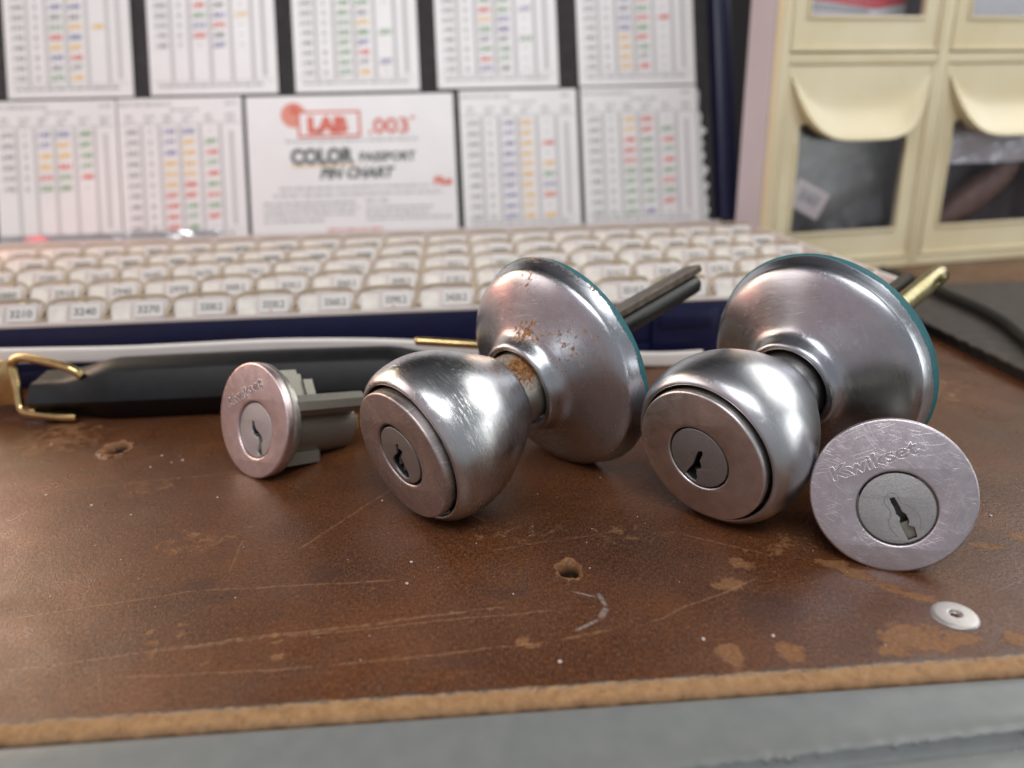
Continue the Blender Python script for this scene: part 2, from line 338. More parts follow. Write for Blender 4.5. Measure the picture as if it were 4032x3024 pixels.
for x in list(rng.uniform(20, 80, 16))+list(rng.uniform(-60, 20, 8)):
    bm = bmesh.new(); bmesh.ops.create_icosphere(bm, subdivisions=2, radius=rng.uniform(.16, .4))
    yy = -12.75+shr(x, -12.75)+rng.uniform(-.25, .2); bm.verts.index_update()
    mb.add([(v.co.x*1.3+x, v.co.y+yy, v.co.z*.8-1.2) for v in bm.verts], [[v.index for v in f.verts] for f in bm.faces]); bm.free()
for x, y in ((46, -16.6), (56, -15.0), (61.5, -14.6), (68, -15.4), (36, -17.4)):
    bm = bmesh.new(); bmesh.ops.create_icosphere(bm, subdivisions=2, radius=.4); bm.verts.index_update()
    mb.add([(v.co.x+x, v.co.y+y, v.co.z*.6-2.2) for v in bm.verts], [[v.index for v in f.verts] for f in bm.faces]); bm.free()
mb.obj('steel_lip', g.m, BENCH, smooth=50)

# ------------------------------------------------------------------ metals
def cyl(g):
    x, y, z = g.sep(g.obj()); a = g.math('ARCTAN2', y, x); return a, z, x, y
def satin(name, col=(.60, .585, .59), rough=.27, rust=0, paint=None, dings=0, scratch=True):
    g = G(name); a, z, x, y = cyl(g)
    r = g.math('SQRT', g.math('ADD', g.math('MULTIPLY', x, x), g.math('MULTIPLY', y, y)))
    ca, sa = g.math('COSINE', a), g.math('SINE', a)
    vec = g.comb(g.math('MULTIPLY', ca, 2.2), g.math('MULTIPLY', sa, 2.2), g.math('ADD', g.math('MULTIPLY', z, 9.), g.math('MULTIPLY', r, 9.)))
    br = g.noise(1., 5, .7, vec=vec)
    base = g.mix(g.mr(g.noise(.16, 4), .3, .7), tuple(k*.9 for k in col), tuple(min(1, k*1.06) for k in col))
    rg = g.math('ADD', rough, g.math('ADD', g.math('MULTIPLY', g.math('SUBTRACT', br, .5), .24), g.math('MULTIPLY', g.math('SUBTRACT', g.noise(.22, 3), .5), .10)))
    hgt = g.math('MULTIPLY', br, .55)
    hgt = g.math('ADD', hgt, g.math('MULTIPLY', g.noise(6, 2), .1))
    met = 1.0
    # fine handling scratches
    sc1 = g.mr(g.noise(.9, 2, .5, stretch=(9, .5, 1.6)), .65, .70); sc2 = g.mr(g.noise(.8, 2, .5, stretch=(.5, 8, 2)), .66, .71)
    if scratch:
        s_ = g.mx(sc1, sc2); base = g.mix(g.math('MULTIPLY', s_, .25), base, (.8, .8, .8)); hgt = g.math('SUBTRACT', hgt, g.math('MULTIPLY', s_, .35))
    if dings:
        dv = g.comb(g.math('MULTIPLY', a, 7.), g.math('MULTIPLY', z, 1.1), 0.)
        d1 = g.math('MULTIPLY', g.mr(g.noise(1., 4, .7, vec=g.comb(g.math('MULTIPLY', a, 5.), g.math('MULTIPLY', z, 2.4), 1.)), .57, .61), g.mr(g.noise(.12, 2), .42, .56))
        base = g.mix(g.math('MULTIPLY', d1, .55), base, (.86, .86, .84)); hgt = g.math('SUBTRACT', hgt, g.math('MULTIPLY', d1, .9))
        d2 = g.math('MULTIPLY', g.mr(g.noise(1.6, 4, .7), .69, .72), g.mr(z, -13, -18)); base = g.mix(g.math('MULTIPLY', d2, .8), base, (.20, .12, .08)); rg = g.math('ADD', rg, g.math('MULTIPLY', d2, .3))
    if rust:
        n = g.noise(.85, 6, .8)
        if rust == 'rose':
            w = g.mx(g.ball((4, 9.5, -35), 4.5, 4), g.math('MULTIPLY', g.ball((14, 6, -37), 8, 5), .55), g.math('MULTIPLY', g.ball((5, 20.5, -36), 5, 3), .5), g.math('MULTIPLY', g.mr(r, 22.8, 24), .62))
            w = g.math('ADD', w, .12)
            m1 = g.mr(g.math('ADD', g.math('MULTIPLY', w, .33), n), .76, .82)
        elif rust == 'neck':
            w = g.mx(g.ball((5, 4.5, -28.4), 4.0, 4), g.math('MULTIPLY', g.ball((-2, 7, -28.5), 4, 4), .7))
            m1 = g.mr(g.math('ADD', g.math('MULTIPLY', w, .46), n), .66, .84)
        else:
            m1 = g.mr(n, .77, .79)
        rc = g.mix(g.mr(g.noise(1.4, 4, .7), .36, .62), (.10, .030, .010), (.42, .20, .06))
        base = g.mix(m1, base, rc); met = g.math('SUBTRACT', 1., m1); rg = g.math('ADD', rg, g.math('MULTIPLY', m1, .4)); hgt = g.math('ADD', hgt, g.math('MULTIPLY', m1, .4))
    if paint:
        z0, amp = paint
        nz = g.math('MULTIPLY', g.math('SUBTRACT', g.math('ADD', g.math('MULTIPLY', g.noise(.09, 2), .7), g.math('MULTIPLY', g.noise(.8, 4, .8), .3)), .5), amp*2.2)
        fl = g.math('MULTIPLY', g.mr(g.noise(.7, 5, .75), .66, .68), g.mr(r, 22.2, 22.9))
        nz = g.math('ADD', nz, g.math('ADD', g.mr(y, 8, 22, 0, .5), g.mr(y, -6, -16, 0, .7)))
        pm = g.mx(g.mr(g.math('ADD', z, nz), z0+.08, z0-.08), fl if amp > 1.5 else 0.)
        base = g.mix(pm, base, g.mix(g.noise(.8, 4), (.025, .13, .15), (.055, .21, .225))); met = g.math('MULTIPLY', met, g.math('SUBTRACT', 1., pm)); rg = g.math('ADD', rg, g.math('MULTIPLY', pm, .2)); hgt = g.math('ADD', hgt, g.math('MULTIPLY', pm, .8))
    g.pr(base=base, rough=rg, metal=met, normal=g.bump(hgt, .32, .07)); return g.m
def faced(name, col, rough, worn=.5, pits=.4):
    g = G(name)
    base = g.mix(g.mr(g.noise(.35, 4), .3, .7), tuple(k*.88 for k in col), tuple(min(1, k*1.08) for k in col))
    acc = None
    for i, (ang, f) in enumerate([(0.3, 1.5), (1.2, 1.8), (2.2, 1.4), (2.8, 2.1)]):
        c_, s_ = math.cos(ang), math.sin(ang)
        o_ = g.vm('ADD', g.vm('MULTIPLY', g.vm('SUBTRACT', g.comb(g.noise(.13, 1), g.noise(.11, 1, vec=g.vm('ADD', g.obj(), (9, 5, i*7.))), 0.), (.5, .5, .5)), (3, 3, 0)), g.vm('ADD', g.obj(), (i*31., i*17., 0)))
        pv = g.comb(g.math('MULTIPLY', g.vm('DOT_PRODUCT', o_, (c_, s_, 0)), .16*f), g.math('MULTIPLY', g.vm('DOT_PRODUCT', o_, (-s_, c_, 0)), 2.6*f), i*3.3)
        k = g.math('MULTIPLY', g.mr(g.noise(1., 1, .5, vec=pv), .635, .675), g.mr(g.noise(.25, 2, vec=g.vm('ADD', g.obj(), (i*5., 3, 0))), .42, .58)); acc = k if acc is None else g.mx(acc, k)
    sp = g.mr(g.noise(2.4, 4, .75), .53, .66)
    base = g.mix(g.math('MULTIPLY', acc, worn), base, (.88, .85, .83)); base = g.mix(g.math('MULTIPLY', sp, pits), base, tuple(k*.55 for k in col))
    hg = g.math('SUBTRACT', g.math('MULTIPLY', g.noise(5, 3), .35), g.math('ADD', acc, g.math('MULTIPLY', sp, .5)))
    g.pr(base=base, metal=1., rough=g.math('ADD', rough, g.math('MULTIPLY', g.math('SUBTRACT', g.noise(.8, 4), .5), .2)), normal=g.bump(hg, .3, .05)); return g.m
def sintered(name, col=(.30, .30, .30), rough=.5):
    g = G(name)
    base = g.mix(g.noise(3., 5, .7), tuple(k*.6 for k in col), tuple(min(1, k*1.5) for k in col))
    g.pr(base=base, metal=.9, rough=rough, normal=g.bump(g.noise(4.5, 4, .7), .6, .1)); return g.m
M_knobA = satin('satin_knob', (.62, .63, .65), rough=.31); M_knobB = satin('dinged_satin_knob', (.62, .63, .635), rough=.27, dings=1, rust='spots')
M_roseA = satin('satin_rose', (.50, .515, .55), rough=.30, paint=(-41.5, .9)); M_roseB = satin('rusted_rose', (.53, .54, .57), rough=.29, rust='rose', paint=(-41.85, 1.3))
M_neckA = satin('neck_metal', (.5, .48, .46), .33); M_neckB = satin('rusted_neck', (.72, .70, .62), .38, rust='neck')
M_insA = faced('insert_face_smooth', (.82, .78, .765), .36, .25, .15); M_insB = faced('insert_face_scratched', (.56, .49, .47), .42, .6, .55)
M_cylA = faced('cylinder_face', (.60, .555, .575), .36, .42, .35); M_cylF = faced('cylinder_face_clean', (.80, .66, .64), .38, .15, .1)
M_plug = sintered('keyway_plug_metal', (.40, .40, .395), .48); M_plugC = sintered('brown_plug_metal', (.40, .385, .375), .45); M_plugL = sintered('pale_plug_metal', (.62, .61, .60), .42)
M_plugD = sintered('dark_plug_metal', (.16, .165, .16), .45)
M_black = simple('recess_shade_black', (.012, .012, .012), .7)
M_wall = sintered('oxidised_wall', (.10, .085, .075), .5)
M_body = sintered('cast_zinc', (.32, .305, .262), .52)
M_engr = simple('engraved_edge', (.90, .87, .85), .25, 1.0, .1, 2.)
M_engrS = simple('engraved_floor', (.56, .52, .535), .36, 1.0, .15, 2.)

def plug(par, c, r, key, zf, mat, prong=None):
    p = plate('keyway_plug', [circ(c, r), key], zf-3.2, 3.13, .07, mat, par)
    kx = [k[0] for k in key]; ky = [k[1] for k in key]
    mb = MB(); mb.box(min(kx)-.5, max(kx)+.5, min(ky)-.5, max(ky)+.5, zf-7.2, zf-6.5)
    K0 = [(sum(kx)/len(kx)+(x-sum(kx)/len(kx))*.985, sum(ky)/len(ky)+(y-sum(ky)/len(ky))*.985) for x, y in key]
    mb.sweep([[(x, y, z) for x, y in K0] for z in (zf-.4, zf-6.5)], caps=False)  # black liner and back paint the shade inside the slot
    mb.obj('keyway_shade', M_black, p)
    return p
def pins(par, pts, zf, mat):
    mb = MB()
    for (x, y, r, z) in pts: mb.tube([(x, y, zf-z), (x, y, zf-z-2.)], r, 12)
    return mb.obj('lock_pin', mat, par, smooth=40)
def axis_frame(c, n, U, low):
    """Empty on the bench below the thing, local z along the axis n; returns it and the offset of the face centre"""
    M = frame_axes(low, U, None or (0, 0, 1), n)
    off = M.to_3x3().transposed() @ (Vector(c)-Vector(low)); return M, tuple(off)

KN = [(.95, 13.84), (.74, 13.95), (.66, 14.25), (.85, 14.65), (1.3, 15.12), (2.0, 15.65), (3.0, 16.08), (4.2, 16.38), (5.6, 16.58), (7.2, 16.66), (8.6, 16.62), (10, 16.45), (12, 16.02), (14, 15.38), (16, 14.52), (18, 13.5), (20, 12.32), (22, 11.05), (23.4, 10.2), (24.3, 9.62), (24.75, 9.2), (24.95, 8.6), (25.0, 7.4)]
KNi = [(8, .0), (8, 14.4), (3.5, 14.5), (1.9, 14.3), (1.4, 13.95), (1.1, 13.86)]
def refine(P, k=3):
    return smoothpts(P, k)
RO = [(33.5, 8.2), (30.4, 8.35), (29.72, 8.55), (29.5, 8.95), (29.62, 9.45), (30.1, 9.85), (31.1, 10.2), (32.3, 10.65), (33.2, 11.5), (33.9, 12.8), (34.6, 14.4), (35.35, 16.2), (36.1, 18.0), (36.85, 19.7), (37.55, 21.1), (38.1, 21.95), (38.65, 22.55), (39.2, 22.88), (39.7, 23.0), (40.4, 23.2), (41.4, 23.6), (42.3, 24.05), (42.6, 24.25), (42.71, 24.31)]
ROb = [(42.75, 23.9), (40.5, 22.9), (38.5, 21.0), (36.5, 17), (35.2, 13), (34.2, 10), (33.9, 7.4)]
def door_knob(c, n, U, left, label):
    c = np.array(c, float); n = np.array(n, float); low_dir = np.array([0, 0, -1.])-n*(-n[2]); low_dir /= np.linalg.norm(low_dir)
    t = 7.5; contact = c-n*t+low_dir*16.66; dz = contact[2]; c[2] -= dz*.9; base = (contact[0], contact[1], 0)
    M, off = axis_frame(c, n, U, base)
    T = empty('door_knob', M, label, 'door knob', 'pair of keyed door knobs lying on the bench')
    o1 = lathe('knob', refine(KNi+KN, 3), M_knobB if left else M_knobA, T, 192, 50, off)
    lathe('neck', refine([(24.5, 7.6), (27.5, 7.62), (30, 7.62), (36, 7.62)], 2), M_neckB if left else M_neckA, T, 96, 40, off)
    lathe('rosette', refine(RO, 3)+ROb, M_roseB if left else M_roseA, T, 224, 40, off)
    mb = MB(); mb.tube([(0, 0, -38.2), (0, 0, -41.8)], 17.5, 48); mb.obj('mounting_plate', M_body, T, loc=off, smooth=40)
    if left:
        key = [(-.05, 2.39), (.9, 2.45), (.4, 1.63), (1.36, 1.21), (1.02, .55), (.1, -.2), (.35, -.8), (.2, -1.9), (.5, -3.3), (.1, -4.4), (-1.2, -4.7), (-2.3, -3.9), (-2.9, -3.1), (-3.3, -1.9), (-3.0, -.8), (-2.2, -.1), (-1.2, .3), (-.6, .7)]
        key = [(x*1.12-.2, y*1.05) for x, y in key]
        f = plate('key_insert', [circ((.12, -.05), 13.12), circ((-.1, .2), 6.45)], -.15, .9, .42, M_insB, T, off)
        p = plug(f, (-.1, .2), 5.85, key, 1.05, M_plugC)
        mb = MB()       # torn metal round the forced keyway
        for (x, y, dx, dy, w) in [(-2.7, -1.6, 1.9, -.5, 1.3), (-2.1, -3.0, 1.8, -.9, 1.1), (-.5, -3.5, -.3, 1.6, .9), (-1.7, -.5, 1.2, -.6, .9)]:
            a = math.atan2(dy, dx); px_, py_ = -math.sin(a)*w, math.cos(a)*w
            mb.add([(x-px_*.6, y-py_*.6, .45), (x+px_*.6, y+py_*.6, .2), (x+dx, y+dy, -1.6), (x+dx*.5, y+dy*.5, -.2), (x+dx*.3, y+dy*.3, -2.4)], [(0, 1, 3), (1, 2, 3), (0, 3, 2), (0, 2, 4), (1, 4, 2), (0, 4, 1)])
        mb.obj('torn_keyway_edge', M_plugD, p)
    else:
        key = [(-.04, 1.07), (.9, 1.15), (.79, .55), (-.35, -.87), (-.4, -2.1), (-.75, -2.69), (-1.75, -2.85), (-2.0, -3.4), (-2.2, -4.6), (-2.9, -5.45), (-3.8, -5.0), (-4.7, -3.95), (-4.1, -3.2), (-2.3, -1.8), (-1.48, -.69), (-.92, .12)]
        f = plate('key_insert', [circ((.0, .05), 13.25), circ((-.43, -.32), 6.4)], -.1, .45, .38, M_insA, T, off)
        # gently dished ring round the plug
        p = plug(f, (-.43, -.32), 6.02, key, .55, M_plug)
        pins(p, [(-.9, -2.3, .35, 1.5), (-3.3, -4.0, .6, 1.8)], .45, M_plugD)
    lathe('insert_wall', [(.5, 12.6), (.55, 13.0), (.7, 13.12), (7.6, 13.12)], M_wall, f, 128, 40)
    # spindles
    if left:
        mb = MB(); n_ = 20; r = 2.55
        ring = lambda t_: [(0.3+r*math.cos(a), .3+r*math.sin(a), -t_) for a in np.linspace(0, 2*math.pi, n_, endpoint=False)]
        mb.sweep([ring(36), ring(88), ring(92.5), [(x*.8+.06, y*.8+.06, -93.6) for x, y, _ in ring(93)]])
        mb.obj('spindle', simple('black_steel', (.028, .029, .026), .38, .6, .2, .8, .2, 3.), T, smooth=50, loc=off)
        mb = MB(); mb.sweep([[(-3.2, 2.75, -t_), (2.4, 2.75, -t_), (2.4, 4.1, -t_), (1.9, 4.6, -t_), (-2.4, 4.6, -t_), (-3.2, 4.1, -t_)] for t_ in (36, 94.6)]+[[(-2.4, 2.75, -96.2), (1.6, 2.75, -96.2), (1.6, 4.0, -96.2), (1.2, 4.3, -96.2), (-1.8, 4.3, -96.2), (-2.4, 4.0, -96.2)]])
        mb.obj('tailpiece', simple('brown_zinc', (.13, .105, .082), .42, .7, .35, .5, .3, 3.), T, smooth=40, loc=off)
        mb = MB(); mb.tube([(1.9, 2.1-.2, -62.8), (2.25, 2.35, -62.8)], .42, 10); mb.obj('pin_hole', M_black, T, loc=off)  # black stub painted in for the dark of a small hole
    else:
        mb = MB(); cx_, cy_ = 1.2, -1.1
        def ring(t_, r, ind=0.):
            out = []
            for a in np.linspace(0, 2*math.pi, 28, endpoint=False):
                rr = r-ind*max(0, math.cos(a-math.radians(-25)))**6
                out.append((cx_+rr*math.cos(a), cy_+rr*math.sin(a), -t_))
            return out
        rr = [(36, 2.6, 0), (90, 2.6, 0), (92.5, 2.6, 0), (93.3, 2.6, .9), (94.5, 2.6, 1.3), (96.5, 2.6, 1.3), (97.7, 2.6, .9), (98.6, 2.6, 0), (101, 2.55, 0), (102, 2.3, 0), (102.6, 1.8, 0), (102.9, 1.0, 0)]
        mb.sweep([ring(*k) for k in rr])
        gb = G('brassed_steel'); ax = gb.sep(gb.obj())[2]
        cb = gb.mix(gb.mr(gb.noise(.5, 4), .35, .65), (.26, .22, .09), (.34, .30, .17)); cb = gb.mix(gb.mr(gb.math('ADD', ax, gb.noise(.6, 4)), -98, -100), cb, (.20, .15, .085))
        gb.pr(base=cb, metal=.85, rough=.33, normal=gb.bump(gb.noise(2, 3), .2, .1))
        mb.obj('spindle', gb.m, T, smooth=50, loc=off)
        mb = MB(); mb.box(-3.9, -1.3, -.2, 2.6, -93.5, -36, c=.3); mb.obj('tailpiece', simple('dark_steel_bar', (.05, .045, .045), .4, .7, .2, .8), T, smooth=40, loc=off)
    return T
KB = door_knob([34.53, 128.71, 15.65], [-.7322, -.6533, -.1925], [.6068, -.7541, .2513], False, 'clean satin door knob with smooth key face and brassy rod, beside the big engraved cylinder')
KC = door_knob([-20.41, 132.28, 15.83], [-.7235, -.6646, -.1864], [.6201, -.7445, .2475], True, 'scratched satin door knob with rusty neck, torn keyway and black rod')

def word(par, base_l, base_r, h, mat, zf):
    v, f = text_mesh('Kwikset', 1., False, .04, .019)
    v2, f2 = text_mesh('Kwikset', 1., True, .04)
    a = np.array(base_l); b = np.array(base_r); L = np.linalg.norm(b-a); d = (b-a)/L; nn = np.array([-d[1], d[0]])
    w = v[:, 0].max()-v[:, 0].min(); x0 = v[:, 0].min(); kx = L/w; ky = h/.73
    mb = MB()
    mb.add([(*(a+d*(p[0]-x0)*kx+nn*p[1]*ky), zf+.004+p[2]*1.6) for p in v], f, 0)
    mb.add([(*(a+d*(p[0]-x0)*kx+nn*p[1]*ky), zf+.006) for p in v2], f2, 1)
    return mb.obj('engraved_name', [mat, M_engrS], par, smooth=60)
def cylinder_lock(c, n, U, R, small, label):
    c = np.array(c, float); n = np.array(n, float); n /= np.linalg.norm(n)
    low = np.array([0, 0, -1.])+n*n[2]; low /= np.linalg.norm(low); contact = c+low*R; c[2] -= contact[2]; base = (contact[0], contact[1], 0)
    M, off = axis_frame(c, n, U, base)
    T = empty('lock_cylinder', M, label, 'lock cylinder', 'loose lock cylinders standing on their round faces')
    if not small:
        key = [(-.29, -.61), (.44, -.39), (.93, -1.27), (1.59, -2.69), (2.24, -3.19), (2.72, -4.25), (2.56, -4.98), (3.5, -5.28), (3.95, -6.9), (2.56, -7.55), (2.08, -6.47), (1.59, -5.41), (1.26, -4.53), (1.34, -3.79), (.77, -3.28), (.45, -2.21), (-.05, -1.33)]
        hc = (.83, -2.24); f = plate('face_plate', [circ((0, 0), R, 160), circ(hc, 6.25)], -.9, .5, .4, M_cylA, T, off)
        p = plug(f, hc, 5.98, key, -.12, M_plug)
        pins(p, [(2.6, -4.5, .28, 1.0), (3.3, -6.9, .3, 1.4)], -.1, M_plugD)
        mb = MB()      # shallow stamped hollows beside the keyway
        mb.tube(smoothpts([(-.4, -.1, -.12), (-1.05, -.5, -.12), (-1.0, -1.6, -.12), (-.2, -2.6, -.12), (-.1, -3.6, -.12), (-.45, -4.6, -.12), (-.1, -5.8, -.12), (1., -7., -.12)], 5), .09, 6)
        mb.tube(smoothpts([(1.5, -1.1, -.12), (2.6, -1.6, -.12), (3.8, -2.6, -.12), (4.5, -4.1, -.12), (4.3, -5.4, -.12)], 5), .09, 6)
        mb.tube(smoothpts([(-.6, .15, -.12), (.3, .3, -.12), (.9, -.1, -.12), (1.2, -.9, -.12)], 5), .08, 6)
        mb.obj('stamped_outline', M_plug, p, smooth=60)
        word(f, (-9.13, 1.95), (4.40, 7.45), 2.35, M_engr, 0.0)
    else:
        key = [(-.72, -.2), (-.04, .05), (.25, -1.0), (.75, -1.9), (1.95, -2.7), (2.8, -3.5), (3.0, -4.59), (2.42, -5.22), (2.6, -6.21), (2.7, -7.01), (2.6, -7.6), (1.69, -7.75), (.95, -7.1), (.95, -6.5), (1.45, -5.68), (1.6, -4.65), (1.33, -3.66), (.4, -3.4), (-.36, -2.92), (-.81, -1.92)]
        hc = (.63, -2.06); f = plate('face_plate', [circ((0, 0), R, 160), circ(hc, 6.3)], -1.0, .55, .45, M_cylF, T, off)
        p = plug(f, hc, 6.0, key, -.35, M_plugL)
        word(f, (-8.95, 2.85), (4.6, 7.75), 2.2, M_engr, 0.0)
    # body behind the face
    lathe('face_rim', [(.9, 5), (1.5, R-.45), (2.0, R-.1), (2.9, R-.15), (3.1, R-.7), (3.2, R-1.1), (4.3, R-1.15), (4.5, R-1.6), (4.6, 2)], M_body if not small else simple('pale_zinc', (.42, .40, .36), .42, .85, .15, .8, .2, 3.), T, 96, 40, off)
    mb = MB(); a = math.radians(20)
    L = 20 if small else 15
    mb.tube([(hc[0], hc[1], -4.), (hc[0], hc[1], -L-3), (hc[0], hc[1], -L-3.6)], [6.6, 6.6, 6.0], 40)
    mb.obj('plug_housing', M_body, T, smooth=40, loc=off)
    def rot(x, y): return (x*math.cos(a)-y*math.sin(a), x*math.sin(a)+y*math.cos(a))
    mb = MB()
    for z0, z1, w, h0, h1 in ((-4.5, -12.5, 3.0, 3, 10.4), (-4.5, -9.6, 3.6, 3, 9.2), (-12.5, -14, 2.2, 3, 9.6), (-14, -16.5, 2.8, 2, 8.0)):
        vs = [(*rot(x, y), z) for z in (z0, z1) for x, y in ((-w, h0), (w, h0), (w, h1), (-w, h1))]
        mb.add(vs, [(0, 1, 2, 3), (7, 6, 5, 4), (0, 4, 5, 1), (1, 5, 6, 2), (2, 6, 7, 3), (3, 7, 4, 0)])
    mb.obj('pin_tower', M_body, T, loc=off)
    for (x, y, L_) in ((9.3, -.2, 23.5 if small else 14), (-9.3, -.2, 23.5 if small else 14)):
        mb = MB(); cx_, cy_ = rot(x, y); r = 2.9
        pr_ = [(r*math.cos(b)*(.95), r*math.sin(b)*.85) for b in np.linspace(0, 2*math.pi, 8, endpoint=False)+math.pi/8]
        mb.sweep([[(cx_+p_[0]*k, cy_+p_[1]*k, -z) for p_ in pr_] for z, k in ((4.2, 1), (L_-.6, 1), (L_, .82))])
        mb.obj('screw_post', M_body, T, smooth=25, loc=off)
    if small:
        mb = MB(); cx_, cy_ = 2.5, -9.0
        pr_ = [(2.5, -1.5), (2.5, 1.2), (1.5, 1.7), (-2.2, 1.7), (-2.6, 1.), (-2.4, -1.5), (0, -2.1)]
        mb.sweep([[(cx_+p_[0]*k, cy_+p_[1]*k, -z) for p_ in pr_] for z, k in ((4.2, 1), (13.6, 1), (14.3, .85))]); mb.obj('stop_lug', M_body, T, smooth=25, loc=off)
        mb = MB(); mb.box(-1.0, 3.2, -4.4, -.6, -27.5, -23, c=.4); mb.obj('cam', simple('brass_cam', (.40, .30, .14), .4, .9, .2, 1.), T, smooth=40, loc=off)
    return T
cylinder_lock([64.06, 116.56, 12.44], [-.3698, -.8766, .3081], [.9289, -.3558, .1027], 13.07, False, 'wide round lock cylinder with scratched engraved face at far right, nearest the washer')
cylinder_lock([-57.34, 157.43, 12.47], [-.6182, -.7523, .2279], [.786, -.5888, .1885], 12.80, True, 'pinkish lock cylinder at left in front of the black handle, its cast body showing')

# washer
g = satin('washer_metal', (.50, .47, .45), .5)
w = lathe('washer', refine([(-.1, 1.0), (-.36, 1.1), (-.46, 1.4), (-.42, 2.4), (-.34, 3.4), (-.2, 3.9), (.0, 4.05), (.12, 3.9), (.1, 1.0), (-.1, 1.0)], 3), g, None, 72, 40)
w.location = Vector((67.75, 99.95, .14))*S; w.rotation_euler = (math.radians(2), math.radians(-1.5), math.radians(20)); w.scale = (.84, .84, 1)
tag(w, 'small domed metal washer lying flat near the front right edge of the bench', 'washer')

# dust specks
mb = MB()
DP = [(-100.3, 148.3), (-87.9, 143), (-77.7, 138.6), (-27.4, 142.2), (-114.7, 176), (-107, 204.5), (-77.5, 164.5), (-83.6, 167.4), (-83.6, 161.1), (-18.6, 112.1), (-18.7, 118.8), (-17, 148.4), (6, 91.5), (27.8, 95.8), (38.4, 96.2), (91.4, 130.3), (-79.7, 163.4), (-62.6, 145.4)]
DP += [(rng.uniform(-90, 90), rng.uniform(92, 170)) for _ in range(60)]
for i, (x, y) in enumerate(DP):
    r = rng.uniform(.22, .34) if i < 18 else rng.uniform(.08, .17)
    bm = bmesh.new(); bmesh.ops.create_icosphere(bm, subdivisions=1, radius=r); bm.verts.index_update()
    mb.add([(v.co.x*rng.uniform(.7, 1.3)+x, v.co.y*rng.uniform(.7, 1.3)+y, v.co.z*.6+r*.45) for v in bm.verts], [[v.index for v in f.verts] for f in bm.faces]); bm.free()
d = mb.obj('dust_specks', simple('pale_dust', (.62, .56, .52), .8)); d['kind'] = 'stuff'; tag(d, 'tiny pale dust specks scattered over the brown bench', 'dust')

# ------------------------------------------------------------------ pinning kit (open blue case)
YW = math.radians(4.0)
BLUE = simple('dark_blue_shell', (.005, .007, .042), .38, 0, .15, .2, .08, 3.)
KIT = empty('pinning_kit', frame_at((0, 0, 0), YW), 'open dark blue case with cream numbered bins and chart cards in its lid', 'tool case')
U0, U1, V0, V1, H = -262, 142.5, 228.6, 384.0, 19.5
mb = MB(); mb.box(U0, U1, V0, V1, .05, 7, c=1.2)
for a_ in ((U0, U1, V0, V0+1.2), (U0, U1, V1-1.2, V1), (U0, U0+1.2, V0+1.1, V1-1.1), (U1-1.2, U1, V0+1.1, V1-1.1)): mb.box(*a_, 5, H-1.0, c=.3)
mb.obj('case_base', BLUE, KIT, smooth=40)
mb = MB(); mb.box(60, 80.5, V0-1.5, V0+.2, 1.8, 16.8, c=.6); mb.box(62, 78.5, V0-2.3, V0-1.4, 11, 15.5, c=.3); mb.obj('latch', BLUE, KIT, smooth=40)
# tray of bins
g = G('cream_tray'); c = g.mix(g.mr(g.noise(.05, 3), .3, .7), (.62, .54, .51), (.69, .62, .58)); g.pr(base=c, rough=.34, normal=g.bump(g.noise(.5, 3), .15, .4)); TR = g.m
TRD = simple('tray_rim', (.46, .38, .27), .4, 0, .15, .1)
TRW = simple('bin_block', (.76, .72, .64), .4, 0, .1, .3)
PU, PV = 18.33, 28.0
mb = MB(); tu0, tu1, tv0, tv1 = U0+3, U1-1.5, V0+2, V1-5
ucell = [2.5-10.2+PU*i for i in range(-13, 8)]
rows = [231.5, 259.0, 286.5, 314.0, 341.5]; PV = 27.5
mb.box(tu0, tu1, tv0, tv1, 8.0, 11)
mb.box(U0+1.0, U1-.6, V0-.2, tv0+.4, H-.9, H+.25, 0, .3)      # front rim
mb.box(tu1-2, U1-.6, tv0+.5, tv1, 11, H+3, 0, .4)
mb.box(tu0, tu1-2.1, tv1-1, tv1+1.5, 11, H+3, 0, .4)
for r_, vl in enumerate(rows):
    va = vl-1.2; vb = min(va+PV, tv1-1.2)
    for u in ucell:
        ua, ub = u-4.5, u-4.5+PU
        if ub > tu1-1: continue
        pro = [(va, H-.5), (va+.1, H+.1), (va+.5, H+.4), (va+2.9, H+4.6), (va+3.6, H+5.0), (va+5, H+4.8), (va+6, H+3.8), (va+7.5, H+1.5), (va+10, H-1.5), (va+14, H-3.6), (va+19, H-4.4), (vb-3, H-3.8), (vb-.6, H-2.0), (vb, H-.6)]
        mb.sweep([[(x, a, b) for a, b in pro]+[(x, vb, 11), (x, va, 11)] for x in (ua+.7, ub-.7)], 0)
        mb.tube(smoothpts([(ua-1.2, va-.3, H+.2), (ua-.7, va+1.2, H+2.2), (ua+.6, va+3., H+4.4), (ua+2.6, va+4.2, H+5.7), (ua+6, va+4.6, H+6.1), (ua+11, va+4.6, H+6.1), (ub-3, va+4.6, H+6.0), (ub-1.3, va+4.4, H+5.0), (ub-1.0, va+3.4, H+3.4)], 3), .62, 6, 1)
        # raised block left of each label
        mb.sweep([[(x, va-.5, H+.3), (x, va+.3, H+.9), (x, va+2.0, H+3.9), (x, va+3.2, H+4.6), (x, va+5, H+4.5), (x, va+5, H+.3)] for x in (ua+1.6, ua+6.6)], 2)
        # divider wall with a scooped top
        secs = []
        for k in range(11):
            t = k/10; v = va+(vb-va)*t; zt = H+1.2-3*math.sin(math.pi*t)
            secs.append([(ua-1., v, 11), (ua+1., v, 11), (ua+1., v, zt+.5), (ua-1., v, zt+.5)])
        mb.sweep(secs, 1)
mb.obj('bin_tray', [TR, TRD, TRW], KIT, smooth=30)
